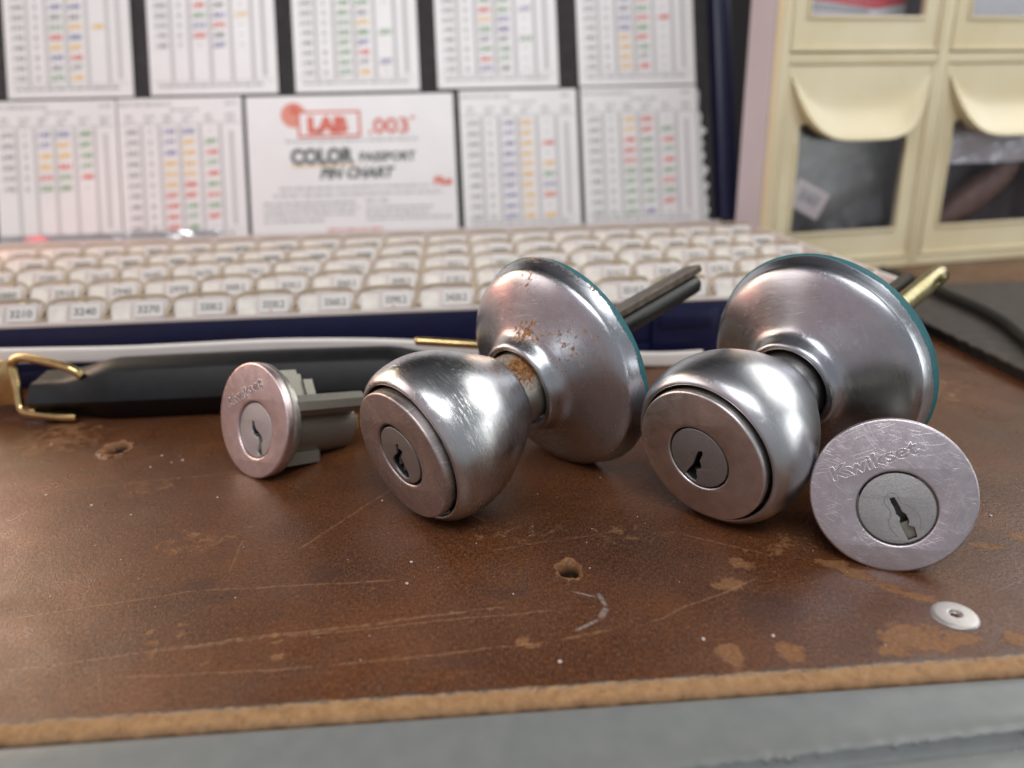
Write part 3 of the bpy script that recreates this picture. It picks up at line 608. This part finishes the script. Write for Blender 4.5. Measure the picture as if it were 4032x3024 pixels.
# labels on the bins
LW = simple('label_white', (.74, .71, .66), .45); INK = simple('label_ink', (.2, .2, .2), .6); INKR = simple('label_ink_red', (.55, .08, .06), .6)
front = {-124.6: '3210', -106.2: '3240', -87.9: '3270.2', -69.6: '3300.2', -51.3: '3330.2', -33: '3360.2', -14.6: '3390.2', 3.7: '3420.2'}
n_lab = 0
for r_, vl in enumerate(rows):
    for i, u in enumerate(ucell):
        ua = u-4.5
        if ua+PU > tu1-2: continue
        lim = -150-r_*22
        if u < lim or n_lab >= 98: continue
        num = 3210+30*round((u-(-130.1+2.0))/PU) - r_*300
        s = '%d' % num + ('.2' if u > -95 else '')
        mb = MB(); x0, x1 = ua+8.0, ua+PU-2.0
        ang = math.atan2(4.2, 2.4); ca, sa = math.cos(ang), math.sin(ang); va = vl-1.2
        def fn(x, y, z, va=va): return (x, va+.45+y*ca-z*sa, H+.5+y*sa+z*ca)
        P = [fn(x0, 0, 0), fn(x1, 0, 0), fn(x1, 4.9, 0), fn(x0, 4.9, 0), fn(x0, 0, .35), fn(x1, 0, .35), fn(x1, 4.9, .35), fn(x0, 4.9, .35)]
        mb.add(P, [(0, 3, 2, 1), (4, 5, 6, 7), (0, 1, 5, 4), (1, 2, 6, 5), (2, 3, 7, 6), (3, 0, 4, 7)], 0)
        if r_ < 3: put_text(mb, s, (x0+x1)/2-.2, 1.3, 2.2, 1, width=6.4, z=.42, fn=fn, bold=.02)
        else: mb.add([fn(x0+1, 1.6, .42), fn(x1-1, 1.6, .42), fn(x1-1, 3.2, .42), fn(x0+1, 3.2, .42)], [(0, 1, 2, 3)], 1)
        if r_ == 0 and s in ('3330.2', '3390.2'): put_text(mb, 'x', (x0+x1)/2-1, .15, .8, 2, z=.42, fn=fn, bold=.05)
        mb.obj('bin_label', [LW, INK, INKR], KIT); n_lab += 1
# lid: plane leaning back 18 degrees
LEAN = math.radians(18)
HV, HZ = 381.9, 19.5
LM = Matrix.Rotation(math.radians(90)-LEAN, 4, 'X'); LM.translation = Vector((0, HV, HZ))*S
# local: x along, y up the lid, z toward the viewer
mb = MB(); mb.box(-262, 131.5, -6, 170, -3.2, -1.2, 0)
LID = mb.obj('lid', simple('black_foam', (.030, .026, .028), .75, 0, .3, .15, .3, 2.), KIT); LID.matrix_local = Matrix.Rotation(-(0), 4, 'X') @ LM
mb = MB(); mb.box(132.2, 140.8, -4, 174, -6, 6.5, c=1.0); mb.box(-270, -262, -4, 174, -6, 6.5, c=1.0); mb.box(-262, 132.2, 170, 176, -6, 6.5, c=1.); mb.box(-262, 132.2, -6, 174, -6, -3.4)
mb.obj('lid_frame', BLUE, LID, smooth=40)
CARD = simple('card_white', (.82, .81, .805), .3, 0, .03, .05, .05, .6, coat=.15, coatr=.2)
ink = lambda nm, c: simple(nm, c, .5)
INKS = [CARD, ink('ink_grey', (.30, .30, .30)), ink('ink_green', (.25, .42, .24)), ink('ink_orange', (.84, .55, .18)), ink('ink_red', (.72, .17, .12)), ink('ink_blue', (.26, .26, .44)), ink('ink_rule', (.57, .56, .56)), ink('ink_dark', (.13, .14, .14))]
CI = dict(k=1, g=2, o=3, r=4, b=5)
def bars(mb, x0, x1, y, h, mi, seed, dens=.8):
    rr = random.Random(seed); x = x0
    while x < x1-1:
        w_ = rr.uniform(1.2, 4.5); w_ = min(w_, x1-x)
        k = x
        while k < x+w_-.3: mb.add([(k, y, .12), (k+.32, y, .12), (k+.32, y+h*rr.uniform(.7, 1), .12), (k, y+h*.8, .12)], [(0, 1, 2, 3)], mi); k += .55
        x += w_+.8
def chart(x, y, w, label, cols, rows_y, header=True, foot=True, val=270):
    mb = MB(); h = 69.2; mb.box(0, w, 0, h, -.6, 0, 0)
    cxs = [w*f for f in (.10, .25, .40, .555, .735, .905)]
    for i, xx in enumerate((.165, .31, .47, .635, .80)):
        a = w*xx+1.0; mb.add([(a-.9, 6, .05), (a+.9, 6, .05), (a+.9, h-13, .05), (a-.9, h-13, .05)], [(0, 1, 2, 3)], 6)
    mb.add([(cxs[5]-1, 8, .06), (cxs[5]+1, 8, .06), (cxs[5]+1, h-16, .06), (cxs[5]-1, h-16, .06)], [(0, 1, 2, 3)], 6)
    if header:
        bars(mb, 1, w*.45, h-3.6, 1.5, 1, int(x)); bars(mb, w*.87, w-2, h-3.6, 1.5, 1, int(x)+1); bars(mb, w*.42, w*.65, h-6.4, 1.3, 1, int(x)+2)
        for c_ in cxs: bars(mb, c_-2.2, c_+2.6, h-9.2, 1.3, 1, int(c_)); bars(mb, c_-2, c_+2, h-11.4, 1.3, 1, int(c_)+3)
        mb.add([(1, h-12.4, .06), (w-1, h-12.4, .06), (w-1, h-12.1, .06), (1, h-12.1, .06)], [(0, 1, 2, 3)], 1)
    for i, yy in enumerate(rows_y):
        put_text(mb, '.%03d' % max(100, val-15*i), cxs[0], yy, 2.3, 1, width=6.2)
        put_text(mb, '%d' % ((i+1) % 10), cxs[1], yy, 2.3, 1)
        for j, cs in enumerate(cols):
            ch = cs[i] if i < len(cs) else ' '
            if ch in CI: put_text(mb, '.%03d' % (165+((i*37+j*53) % 12)*12), cxs[2+j], yy, 2.4, CI[ch], width=6.4 if ch != 'k' else 5.6, bold=.05)
            elif ch == '-': mb.add([(cxs[2+j]-1, yy+1, .12), (cxs[2+j]+1, yy+1, .12), (cxs[2+j]+1, yy+1.35, .12), (cxs[2+j]-1, yy+1.35, .12)], [(0, 1, 2, 3)], 1)
    if foot:
        mb.add([(1.5, 6.1, .06), (w-1.5, 6.1, .06), (w-1.5, 6.3, .06), (1.5, 6.3, .06)], [(0, 1, 2, 3)], 1); bars(mb, 4, w-5, 3.6, 1.7, 1, int(x)+9)
    o = mb.obj('chart_card', INKS, LID, loc=(x, y, 0)); o['label'] = label; return o
r10 = [52.2-5.07*i for i in range(10)]; rU = lambda n, b=8.2, p=4.75: [b+p*(n-1-i) for i in range(n)]
chart(-214, -.2, 56.3, 'lower row chart card, leftmost, with its bottom third blank', ['bboorg', 'boorgg', 'ggggr-'], r10[:6])
chart(-157, -.1, 58.0, 'lower row chart card just left of the red logo card', ['bbbooorrrr', 'boooorrggg', '-grgrgrgr-'], r10, val=285)
chart(5.4, .2, 57.8, 'lower row chart card just right of the red logo card', ['bbbbbbbbbb', 'oooooooooo', '--r-ogbr-o'], r10)
chart(65.4, .5, 58.2, 'lower row chart card, rightmost, beside the torn tape', ['oorrrggggg', 'rrgggggggb', '-grgrgrgr-'], r10)
chart(-206.4, 70.2, 57.5, 'upper row chart card, leftmost, pinkish', ['rgbkgrobkg', 'gobkobork o'.replace(' ', ''), '--  o     '], rU(10), False)
chart(-140.9, 70.4, 59.6, 'upper row chart card with a blank band under five rows', ['bgrgbr-', 'orkbrkb', 'r--o---'], [y+14 for y in rU(7)], False)
chart(-72.9, 70.4, 59.5, 'upper row chart card above the left half of the logo card', ['gggggggggg', 'kogkogbrko', '---  g  b-'], rU(10), False)
chart(-4.5, 70.8, 59.4, 'upper row chart card above the right end of the logo card', ['kggrogkgrb', 'okggbbkggk', '---b--g---'], rU(10), False)
chart(65.1, 70.6, 58.5, 'upper row chart card, rightmost', ['gkbkbboooo', 'rgrgrgrgkr', '----r-----'], rU(10), False)
# the title card
mb = MB(); mb.box(0, 99.4, 0, 68.8, -.6, 0, 0)
def disc(x, y, r, mi, z=.1): mb.add([(x+r*math.cos(a), y+r*math.sin(a), z) for a in np.linspace(0, 2*math.pi, 32, endpoint=False)], [tuple(range(32))], mi)
disc(22.3, 59.6, 6.0, 8); disc(22.8, 62.0, 2.4, 4, .14)
mb.add([(24, 48.6, .16), (54.2, 48.6, .16), (54.2, 61.4, .16), (24, 61.4, .16)], [(0, 1, 2, 3)], 4)
mb.add([(25.3, 49.8, .2), (52.9, 49.8, .2), (52.9, 60.2, .2), (25.3, 60.2, .2)], [(0, 1, 2, 3)], 9)
put_text(mb, 'LAB', 38.5, 51.2, 7.0, 4, width=19.5, bold=.09, z=.26)
put_text(mb, '.003', 67.5, 50, 7.6, 4, width=19.5, bold=.02, z=.2); put_text(mb, '"', 79.3, 54, 4, 4, z=.2)
bars(mb, 18, 82, 46.4, 1.4, 1, 5)
put_text(mb, 'COLOR', 35.2, 36.2, 7.2, 7, width=30.5, bold=.06, z=.2); mb.add([(20, 34.7, .15), (51, 34.7, .15), (51, 35.3, .15), (20, 35.3, .15)], [(0, 1, 2, 3)], 3)
put_text(mb, 'PASSPORT', 66.5, 36.8, 4.3, 7, width=27, bold=.04, z=.2)
put_text(mb, 'PIN CHART', 51, 28.9, 5.0, 7, width=35, bold=.05, z=.2, slant=.25)
put_text(mb, 'Plus', 92.5, 24.4, 4.0, 4, width=9, bold=.05, z=.2, slant=.2)
for i, (a, b, y) in enumerate([(14, 86, 23.6), (11, 92, 20.4), (6, 50, 16.6), (6, 52, 13.9), (6, 51, 11.2), (6, 36, 8.2), (55, 66, 16.8), (55, 88, 13.5), (55, 85, 10.8), (55, 97, 8.2)]): bars(mb, a, b, y, 1.5, 1, 40+i)
bars(mb, 36, 64, 3.2, 1.8, 4, 77)
o = mb.obj('chart_card', INKS+[ink('ink_pale_red', (.78, .30, .22)), CARD], LID, loc=(-97, -.1, 0)); o['label'] = 'wide title card with red LAB .003 logo in the middle of the lid'
# torn clear tape with a jagged edge right of the cards
mb = MB(); pts = [(123.9, 1), (131.5, .5)]
y = 2.
while y < 60:
    pts += [(129.5+rng.uniform(-1.2, 1.6)-y*.055, y), (126.6+rng.uniform(-.6, .6)-y*.04, y+2.6)]; y += rng.uniform(5, 8)
pts += [(125, 66), (123.9, 68)]
mb.add([(a, b, .5) for a, b in pts]+[(a, b, .15) for a, b in pts], [tuple(range(len(pts)))]+[tuple(reversed(range(len(pts), 2*len(pts))))]+[(i, i+len(pts), (i+1) % len(pts)+len(pts), (i+1) % len(pts)) for i in range(len(pts))])
mb.obj('torn_tape', simple('milky_tape', (.66, .69, .68), .25, coat=.6), LID)
# crumpled clear film glinting along the bottom of the two left cards
mb = MB(); secs = []
for i in range(60):
    x = -225+i*1.9
    secs.append([(x, .3+k*.9+.25*math.sin(x*.7+k), .5+1.6*abs(math.sin(x*.23+k*.7))*abs(math.sin(x*.11+1))*(1-k/7)) for k in range(7)])
mb.sweep(secs, closed=False); film = G('clear_film'); tr = film.t.nodes.new('ShaderNodeBsdfTransparent'); gl = film.t.nodes.new('ShaderNodeBsdfGlossy'); gl.inputs['Roughness'].default_value = .12
ms = film.t.nodes.new('ShaderNodeMixShader'); ms.inputs[0].default_value = .6; film.t.links.new(tr.outputs[0], ms.inputs[1]); film.t.links.new(gl.outputs[0], ms.inputs[2]); film.t.links.new(ms.outputs[0], film.out.inputs[0])
mb.obj('clear_sleeve', film.m, LID, smooth=60)
# carry handle
HND = simple('black_handle_plastic', (.009, .0095, .0105), .45, 0, .3, .3, .3, 2.2, spec=.3)
BR = simple('polished_brass', (.85, .62, .28), .2, 1., .15, .6, .1, 2.)
mb = MB(); secs = []
def hz(t):    # 0 at the end, 1 in the full section
    return min(1, max(0, t))**.0 if False else (3*t*t-2*t**3 if 0 < t < 1 else (0 if t <= 0 else 1))
for i in range(61):
    u = -113+i*(113.+1)/60*1.0
    e = min(u+113, 1-u); k = hz((e-6)/16.)
    # world-ish positions; the handle runs parallel to the case front
    y0 = 197.2-1.8*k; top = 10.6+3.2*k+.6*math.sin(math.pi*i/60); bot = 2.0*(1-k)+.05; dpt = 12.5
    cz = 6.2+.4*k
    secs.append([(u, y0-.6, cz), (u, y0+1.7, top-.8), (u, y0+2.6, top), (u, y0+dpt*.5, top+1.6*k), (u, y0+dpt, top+.6), (u, y0+dpt, bot+1.5), (u, y0+dpt-2, bot), (u, y0+4.2, bot), (u, y0+3.2, bot+.4)])
mb.sweep(secs); hd = mb.obj('handle', HND, KIT, smooth=48)
mb = MB()
def wpt(x, y, z): return (x*math.cos(YW)+y*math.sin(YW), -x*math.sin(YW)+y*math.cos(YW), z)
mb.tube(smoothpts([wpt(*p) for p in [(-112.5, 191.5, 12.6), (-115, 191.5, 14.6), (-121, 193, 16.0), (-128.5, 194.5, 17.0), (-131.5, 194.6, 16.2), (-132.3, 194.6, 14.2), (-131.3, 193.2, 9), (-130.8, 192, 4.6), (-129.2, 191, 3.0), (-125, 190.4, 2.4), (-120, 190, 1.9), (-115.5, 190.2, 1.6)]], 6), 1.15, 12)
mb.obj('handle_ring', BR, KIT, smooth=60)
mb = MB(); mb.tube(smoothpts([wpt(*p) for p in [(-24.5, 196, 18.6), (-23, 196, 18.5), (-9, 198, 16.6), (-4, 199, 15.4), (-2, 199, 10), (-3, 198, 3), (-10, 196, 1.6)]], 6), 1.15, 12); mb.obj('handle_ring', BR, KIT, smooth=60)
a = wpt(-134, 196, 10)
mb = MB(); mb.box(a[0]-9, a[0]+.2, a[1]-.6, a[1]+.6, 3.6, 16, c=.3); mb.obj('hinge_plate', BR, KIT, smooth=40)
a = wpt(-45.2, 199, 14.4); mb = MB(); mb.tube([(a[0], a[1], a[2]), (a[0], a[1]-1.2, a[2]), (a[0], a[1]-1.5, a[2])], [.9, .9, .5], 14); mb.obj('rivet', BR, KIT, smooth=50)
# white strip in front of the case
mb = MB(); sp_ = smoothpts([(-175, 216, 14.2), (-138.5, 218, 13.7), (-99, 219.5, 12.3), (-79.5, 220, 12.2), (-53, 220.5, 12.2), (-26.3, 221, 11.0), (-5.9, 221, 9.2), (14.8, 221.5, 6.9), (40, 222, 4.0), (61.8, 222.5, 2.35), (75, 223, 2.3)], 5)
secs = [[(x, y-.7, z-2.1), (x, y-.95, z-1.5), (x, y-1., z), (x, y-.95, z+1.6), (x, y-.6, z+2.15), (x, y+.5, z+2.2), (x, y+.7, z), (x, y+.5, z-2.2)] for x, y, z in sp_]
mb.sweep(secs); st = mb.obj('plastic_strip', simple('ivory_plastic', (.85, .79, .74), .35, 0, .04, .1)); st.matrix_world = frame_at((0, 0, 0), YW)
tag(st, 'bowed ivory plastic strip running along the front of the blue case behind the handle', 'strip')

# ------------------------------------------------------------------ drawer cabinet
CY = math.radians(13.17); CAB = empty('drawer_cabinet', frame_at((181.4, 368.0, 0), CY), 'yellowed cream plastic drawer cabinet with clear drawer windows, right of the blue case', 'drawer cabinet')
g = G('aged_cream_plastic'); c = g.mix(g.mr(g.noise(.03, 3), .3, .7), (.72, .62, .38), (.79, .71, .49)); c = g.mix(g.mr(g.noise(.2, 5, .7), .62, .75, 0, .35), c, (.40, .29, .15)); g.pr(base=c, rough=.36, normal=g.bump(g.noise(.3, 3), .08, .5), sss=.0); CRM = g.m
mb = MB(); D = 24
for s0, s1 in ((-66.5, -61.8), (12.9, 18.1), (94.9, 99.5)): mb.box(s0, s1, 0, D, 0, 192, c=.7)
for z0, z1 in ((0, 4.8), (91.6, 96.2), (183.6, 188.5)):
    for s0, s1 in ((-62.2, 13.3), (17.7, 95.3)): mb.box(s0, s1, .6, D-.6, z0+.05, z1, c=.5)
mb.box(-66, 99, D, D+1.5, .3, 188); mb.obj('cabinet_frame', CRM, CAB, smooth=40)
mb = MB(); mb.box(-67.6, -66.55, 4.5, D+1, .3, 187, c=.3); mb.obj('side_panel', simple('lilac_side_tone', (.58, .52, .55), .5, 0, .05, .03), CAB)['label'] = 'pale pinkish side panel'  # thin sheet over the cabinet side, pinker than the frame
glass = G('clear_window'); tr = glass.t.nodes.new('ShaderNodeBsdfTransparent'); tr.inputs[0].default_value = (.93, .93, .95, 1); gl = glass.t.nodes.new('ShaderNodeBsdfGlossy'); gl.inputs['Roughness'].default_value = .2
ms = glass.t.nodes.new('ShaderNodeMixShader'); ms.inputs[0].default_value = .035; glass.t.links.new(tr.outputs[0], ms.inputs[1]); glass.t.links.new(gl.outputs[0], ms.inputs[2]); glass.t.links.new(ms.outputs[0], glass.out.inputs[0]); GLS = glass.m
DIN = simple('drawer_inside', (.16, .15, .15), .5, 0, .3, .05)
def drawer(s0, z0, label):
    w, h = 74.6, 86.2
    M = Matrix.Translation(Vector((s0, 0, z0))*S); mb = MB(); d0, d1 = 1.2, 3.4
    wl, wr, wb, wtp = 9.0, 64.6, 14.2, 62.0
    def pan(x0, x1, za, zb, a=d0, b=d1): mb.box(x0, x1, a, b, za, zb)
    pan(0, wl, 0, h); pan(wr, w, 0, h); pan(wl, wr, 0, wb); pan(wl, wr, wtp, h)
    # raised bead round the front
    for x0, x1, za, zb in ((0, w, 0, 1.4), (0, 1.5, 1.4, h), (w-1.5, w, 1.4, h)): mb.box(x0, x1, d0-1.2, d0-.01, za, zb, 0, .3)
    for x0, x1, za, zb in ((wl-1.2, wr+1.2, wb-1.4, wb), (wl-1.4, wl, wb, wtp-8), (wr, wr+1.4, wb, wtp-8)): mb.box(x0, x1, d0-.8, d0-.02, za, zb, 0, .25)
    dr = mb.obj('drawer', CRM, CAB, smooth=40); dr.matrix_local = M; dr['label'] = label
    # scooped hand hold
    mb = MB(); N = 24; K_ = 10; sa, sb = 2.0, 72.8; secs = []
    for i in range(N+1):
        t = i/N; x = sa+(sb-sa)*t; e = abs(2*t-1); za = 56.0+27*e**4.2; out = 9.0*(1-e**4)+.4
        row = []
        for k in range(K_+1):
            f = k/K_; row.append((x, d0-.25-out*(max(0, f-.45)/.55)**1.6, (h-2)+(za-(h-2))*f))
        row += [(x, d0-.2-out-.3, za-.9), (x, d0-.2-out*.9+.6, za-1.2), (x, d0-.3, za-.2)]
        secs.append(row)
    mb.sweep(secs, closed=False, caps=False); mb.obj('hand_scoop', CRM, dr, smooth=50)
    mb = MB(); mb.box(wl+.05, wr-.05, d0+.5, d0+1.1, wb+.05, wtp-.05); mb.obj('window_pane', GLS, dr)
    mb = MB(); mb.box(1, w-1, d1+.1, 22.5, 1, 2.2); mb.box(1, 2.2, d1+.1, 22.5, 2.2, 72); mb.box(w-2.2, w-1, d1+.1, 22.5, 2.2, 72); mb.box(2.2, w-2.2, 21.5, 22.4, 2.2, 72); mb.box(2.2, w-2.2, d1+.1, 21.4, 78, 79)
    mb.obj('drawer_tray', DIN, dr)
    return dr
drawer(-61.8, 5.1, 'lower left drawer with a grey bag behind its window')
drawer(20.3-1.9, 5.1, 'lower right drawer holding a brown part')
drawer(-61.8, 96.8, 'upper left drawer with a red and white packet behind its window')
drawer(18.4, 96.8, 'upper right drawer with a glinting window')
cabM = frame_at((181.4, 368.0, 0), CY)
def incab(name, mb, mats, s, d, z, rx=0, ry=0, rz=0, smooth=None):
    o = mb.obj(name, mats, smooth=smooth); o.matrix_world = cabM @ Matrix.Translation(Vector((s, d, z))*S) @ Matrix.Rotation(ry, 4, 'Y') @ Matrix.Rotation(rx, 4, 'X') @ Matrix.Rotation(rz, 4, 'Z'); return o
# crumpled grey bag
def crumple(w, h, n, amp, seed):
    r_ = np.random.RandomState(seed); mb = MB(); ph = r_.uniform(0, 6, 12); secs = []
    for i in range(n+1):
        row = []
        for k in range(n+1):
            x = -w/2+w*i/n; z = h*k/n; y = amp*(math.sin(x*.21+ph[0]+z*.1)+math.sin(z*.27+ph[1]-x*.13)+.6*abs(math.sin(x*.4+z*.33+ph[2]))+.5*abs(math.sin(z*.6-x*.2+ph[3])))
            row.append((x, y, z))
        secs.append(row)
    mb.sweep(secs, closed=False); b = len(mb.v); mb.add([(x, y+1.2, z) for x, y, z in mb.v], [tuple(reversed(f)) for f in mb.f]); return mb
o = incab('crumpled_sheet', crumple(60, 66, 24, 1.6, 3), simple('grey_bag_plastic', (.13, .13, .13), .4, 0, .35, .12, coat=.1, coatr=.2), -25, 14, 7.6, smooth=60); tag(o, 'crumpled grey bag standing behind the lower left drawer window', 'bag')
mb = MB(); mb.box(-9.5, 9.5, -.3, .3, -6.5, 6.5, 0, .1)
put_text(mb, '2NKF', 0, -1.6, 4.2, 1, width=12, bold=.05, z=0, fn=lambda x, y, z: (x, -.36, y))
mb.add([(-6, -.36, 3.4), (6, -.36, 3.4), (6, -.36, 3.9), (-6, -.36, 3.9)], [(0, 1, 2, 3)], 1)
o = incab('paper_label', mb, [simple('pinkish_label', (.62, .54, .53), .6), INK], -39, 10.2, 33.5, ry=math.radians(27)); tag(o, 'tilted pale label with dark lettering in front of the grey bag in the drawer', 'label')
mb = MB(); vs = [(-30, 0, 0), (2, -6, 0), (26, 5, 0), (26, 10, 0), (-30, 10, 0)]; H_ = 40
mb.add([(x, y, z) for z in (0, H_) for x, y, _ in vs], [(4, 3, 2, 1, 0), (5, 6, 7, 8, 9), (0, 1, 6, 5), (1, 2, 7, 6), (2, 3, 8, 7), (3, 4, 9, 8), (4, 0, 5, 9)], 0)
mb.add([(-30, -.15, 6), (-26, -.9, 6), (-4, -5.1, -.0+.3), (2, -6.2, .3), (2, -6.2, 3.2), (-30, -.15, 11.5)], [(0, 1, 2, 3, 4, 5)], 1)
mb.add([(-30, -.15, 17), (2, -6.2, 12.5), (2, -6.2, 40), (-30, -.15, 40)], [(0, 1, 2, 3)], 1); mb.add([(2, -6.2, 12.5), (26, 4.8, 16), (26, 4.8, 40), (2, -6.2, 40)], [(0, 1, 2, 3)], 1)
mb.add([(4, -5.3, .3), (26, 4.7, 2.4), (26, 4.7, 4.4), (12, -1.6, 2.6)], [(0, 1, 2, 3)], 1)
bars(mb, 0, 0, 0, 0, 0, 1)
for i in range(14):
    x = -27+i*1.9; y_ = -.32-(x+30)*6/32-.0; mb.add([(x, y_, 13-i*.18), (x+1.1, y_-.2, 13-i*.18), (x+1.1, y_-.2, 15.2-i*.2), (x, y_, 15.2-i*.2)], [(0, 1, 2, 3)], 2)
o = incab('packet', mb, [simple('packet_white', (.62, .62, .63), .35), simple('packet_red', (.62, .03, .05), .35), simple('packet_grey', (.25, .24, .25), .5)], -22, 10.2, 107.5-6); tag(o, 'red and white folded packet behind the upper left drawer window', 'packet')
mb = MB(); mb.tube(smoothpts([(-22, 0, 9), (-8, -2, 20), (8, -3, 33), (20, 0, 44)], 5), [5+2.5*math.sin(i/15*3.1) for i in range(16)], 16)
o = incab('brown_part', mb, simple('brown_leather', (.15, .085, .065), .5, 0, .3, .3, .3, 1.), 60, 16, 7, smooth=60); tag(o, 'brown rounded part lying slanted in the lower right drawer', 'part')
o = incab('crumpled_sheet', crumple(54, 20, 20, 1.2, 8), simple('window_glare_white', (.80, .81, .82), .25, 0, .1, .1, coat=.6), 56, 6.8, 47, smooth=60); tag(o, 'pale crumpled sheet added as glare at the top of the lower right drawer window', 'bag')  # pale sheet added to paint white glare on the window
mb = MB(); mb.box(-26, 26, 0, 10, 0, 46, c=2); o = incab('white_box', mb, simple('white_card', (.72, .74, .74), .3, 0, .05, .1), 56, 8, 107.5-7, smooth=40); tag(o, 'white box filling the upper right drawer window', 'box')

# ------------------------------------------------------------------ grey ribbed mat and black cord at right
g = G('grey_ribbed_rubber'); x, y, z = g.sep(g.obj())
rib = g.math('SINE', g.math('ADD', g.math('MULTIPLY', y, 2.1), g.math('MULTIPLY', g.noise(.08, 3), 5.)))
g.pr(base=g.mix(g.mr(g.noise(.25, 5, .7), .3, .7), (.050, .042, .035), (.095, .082, .070)), spec=.25, rough=.8, normal=g.bump(g.math('ADD', rib, g.noise(1.2, 4)), .35, .35))
mb = MB(); n = 90; L = []
for i in range(n+1):
    y = 130+i*(315-130)/n; L.append((142.6+.022*(260-y)+.35*math.sin(y*.9)+.25*math.sin(y*2.3), y))
mb.sweep([[(x, y, 3.2), (x-.0, y, 3.8), (x+.5, y, 4.0), (330, y, 4.0), (330, y, 3.2)] for x, y in L])
mb.sweep([[(x+.9, y, .1), (x+.6, y, 3.15), (329, y, 3.15), (329, y, .1)] for x, y in L], 1)  # near-black lower slab: dark edge with the shadow beneath painted in
mt = mb.obj('rubber_mat', [g.m, simple('mat_edge_shade', (.018, .014, .012), .8)]); tag(mt, 'grey ribbed rubber mat with a ragged edge at far right under the black cord', 'mat')
mb = MB(); mb.tube(smoothpts([(172.5, 352, 2.4), (171.5, 330, 3.6), (167.5, 300, 6.3), (165.8, 285, 6.4), (165.3, 262, 6.4), (162.6, 243, 6.4), (158, 227, 6.4), (149, 197, 6.4), (140, 160, 2.4), (150, 120, 2.3)], 6), 2.0, 14)
cd = mb.obj('black_cord', simple('black_rubber', (.012, .011, .011), .5), smooth=60); tag(cd, 'thick black cord curving across the grey mat at right', 'cord')

# ------------------------------------------------------------------ things behind
mb = MB(); mb.tube(smoothpts([(140, 430, 0.9), (143, 410, 30), (147, 400, 62), (156, 392, 58), (168, 400, 52)], 6), .7, 8)
o = mb.obj('thin_wire', simple('brown_wire', (.22, .12, .09), .5), smooth=60); tag(o, 'thin brown wire looping between the case lid and the drawer cabinet', 'wire')
mb = MB(); mb.box(-1200, 1200, 760, 770, -50, 900); structure(mb.obj('wall', simple('dark_wall', (.008, .006, .007), .8, 0, .2, .01)))
bpy.context.view_layer.update()
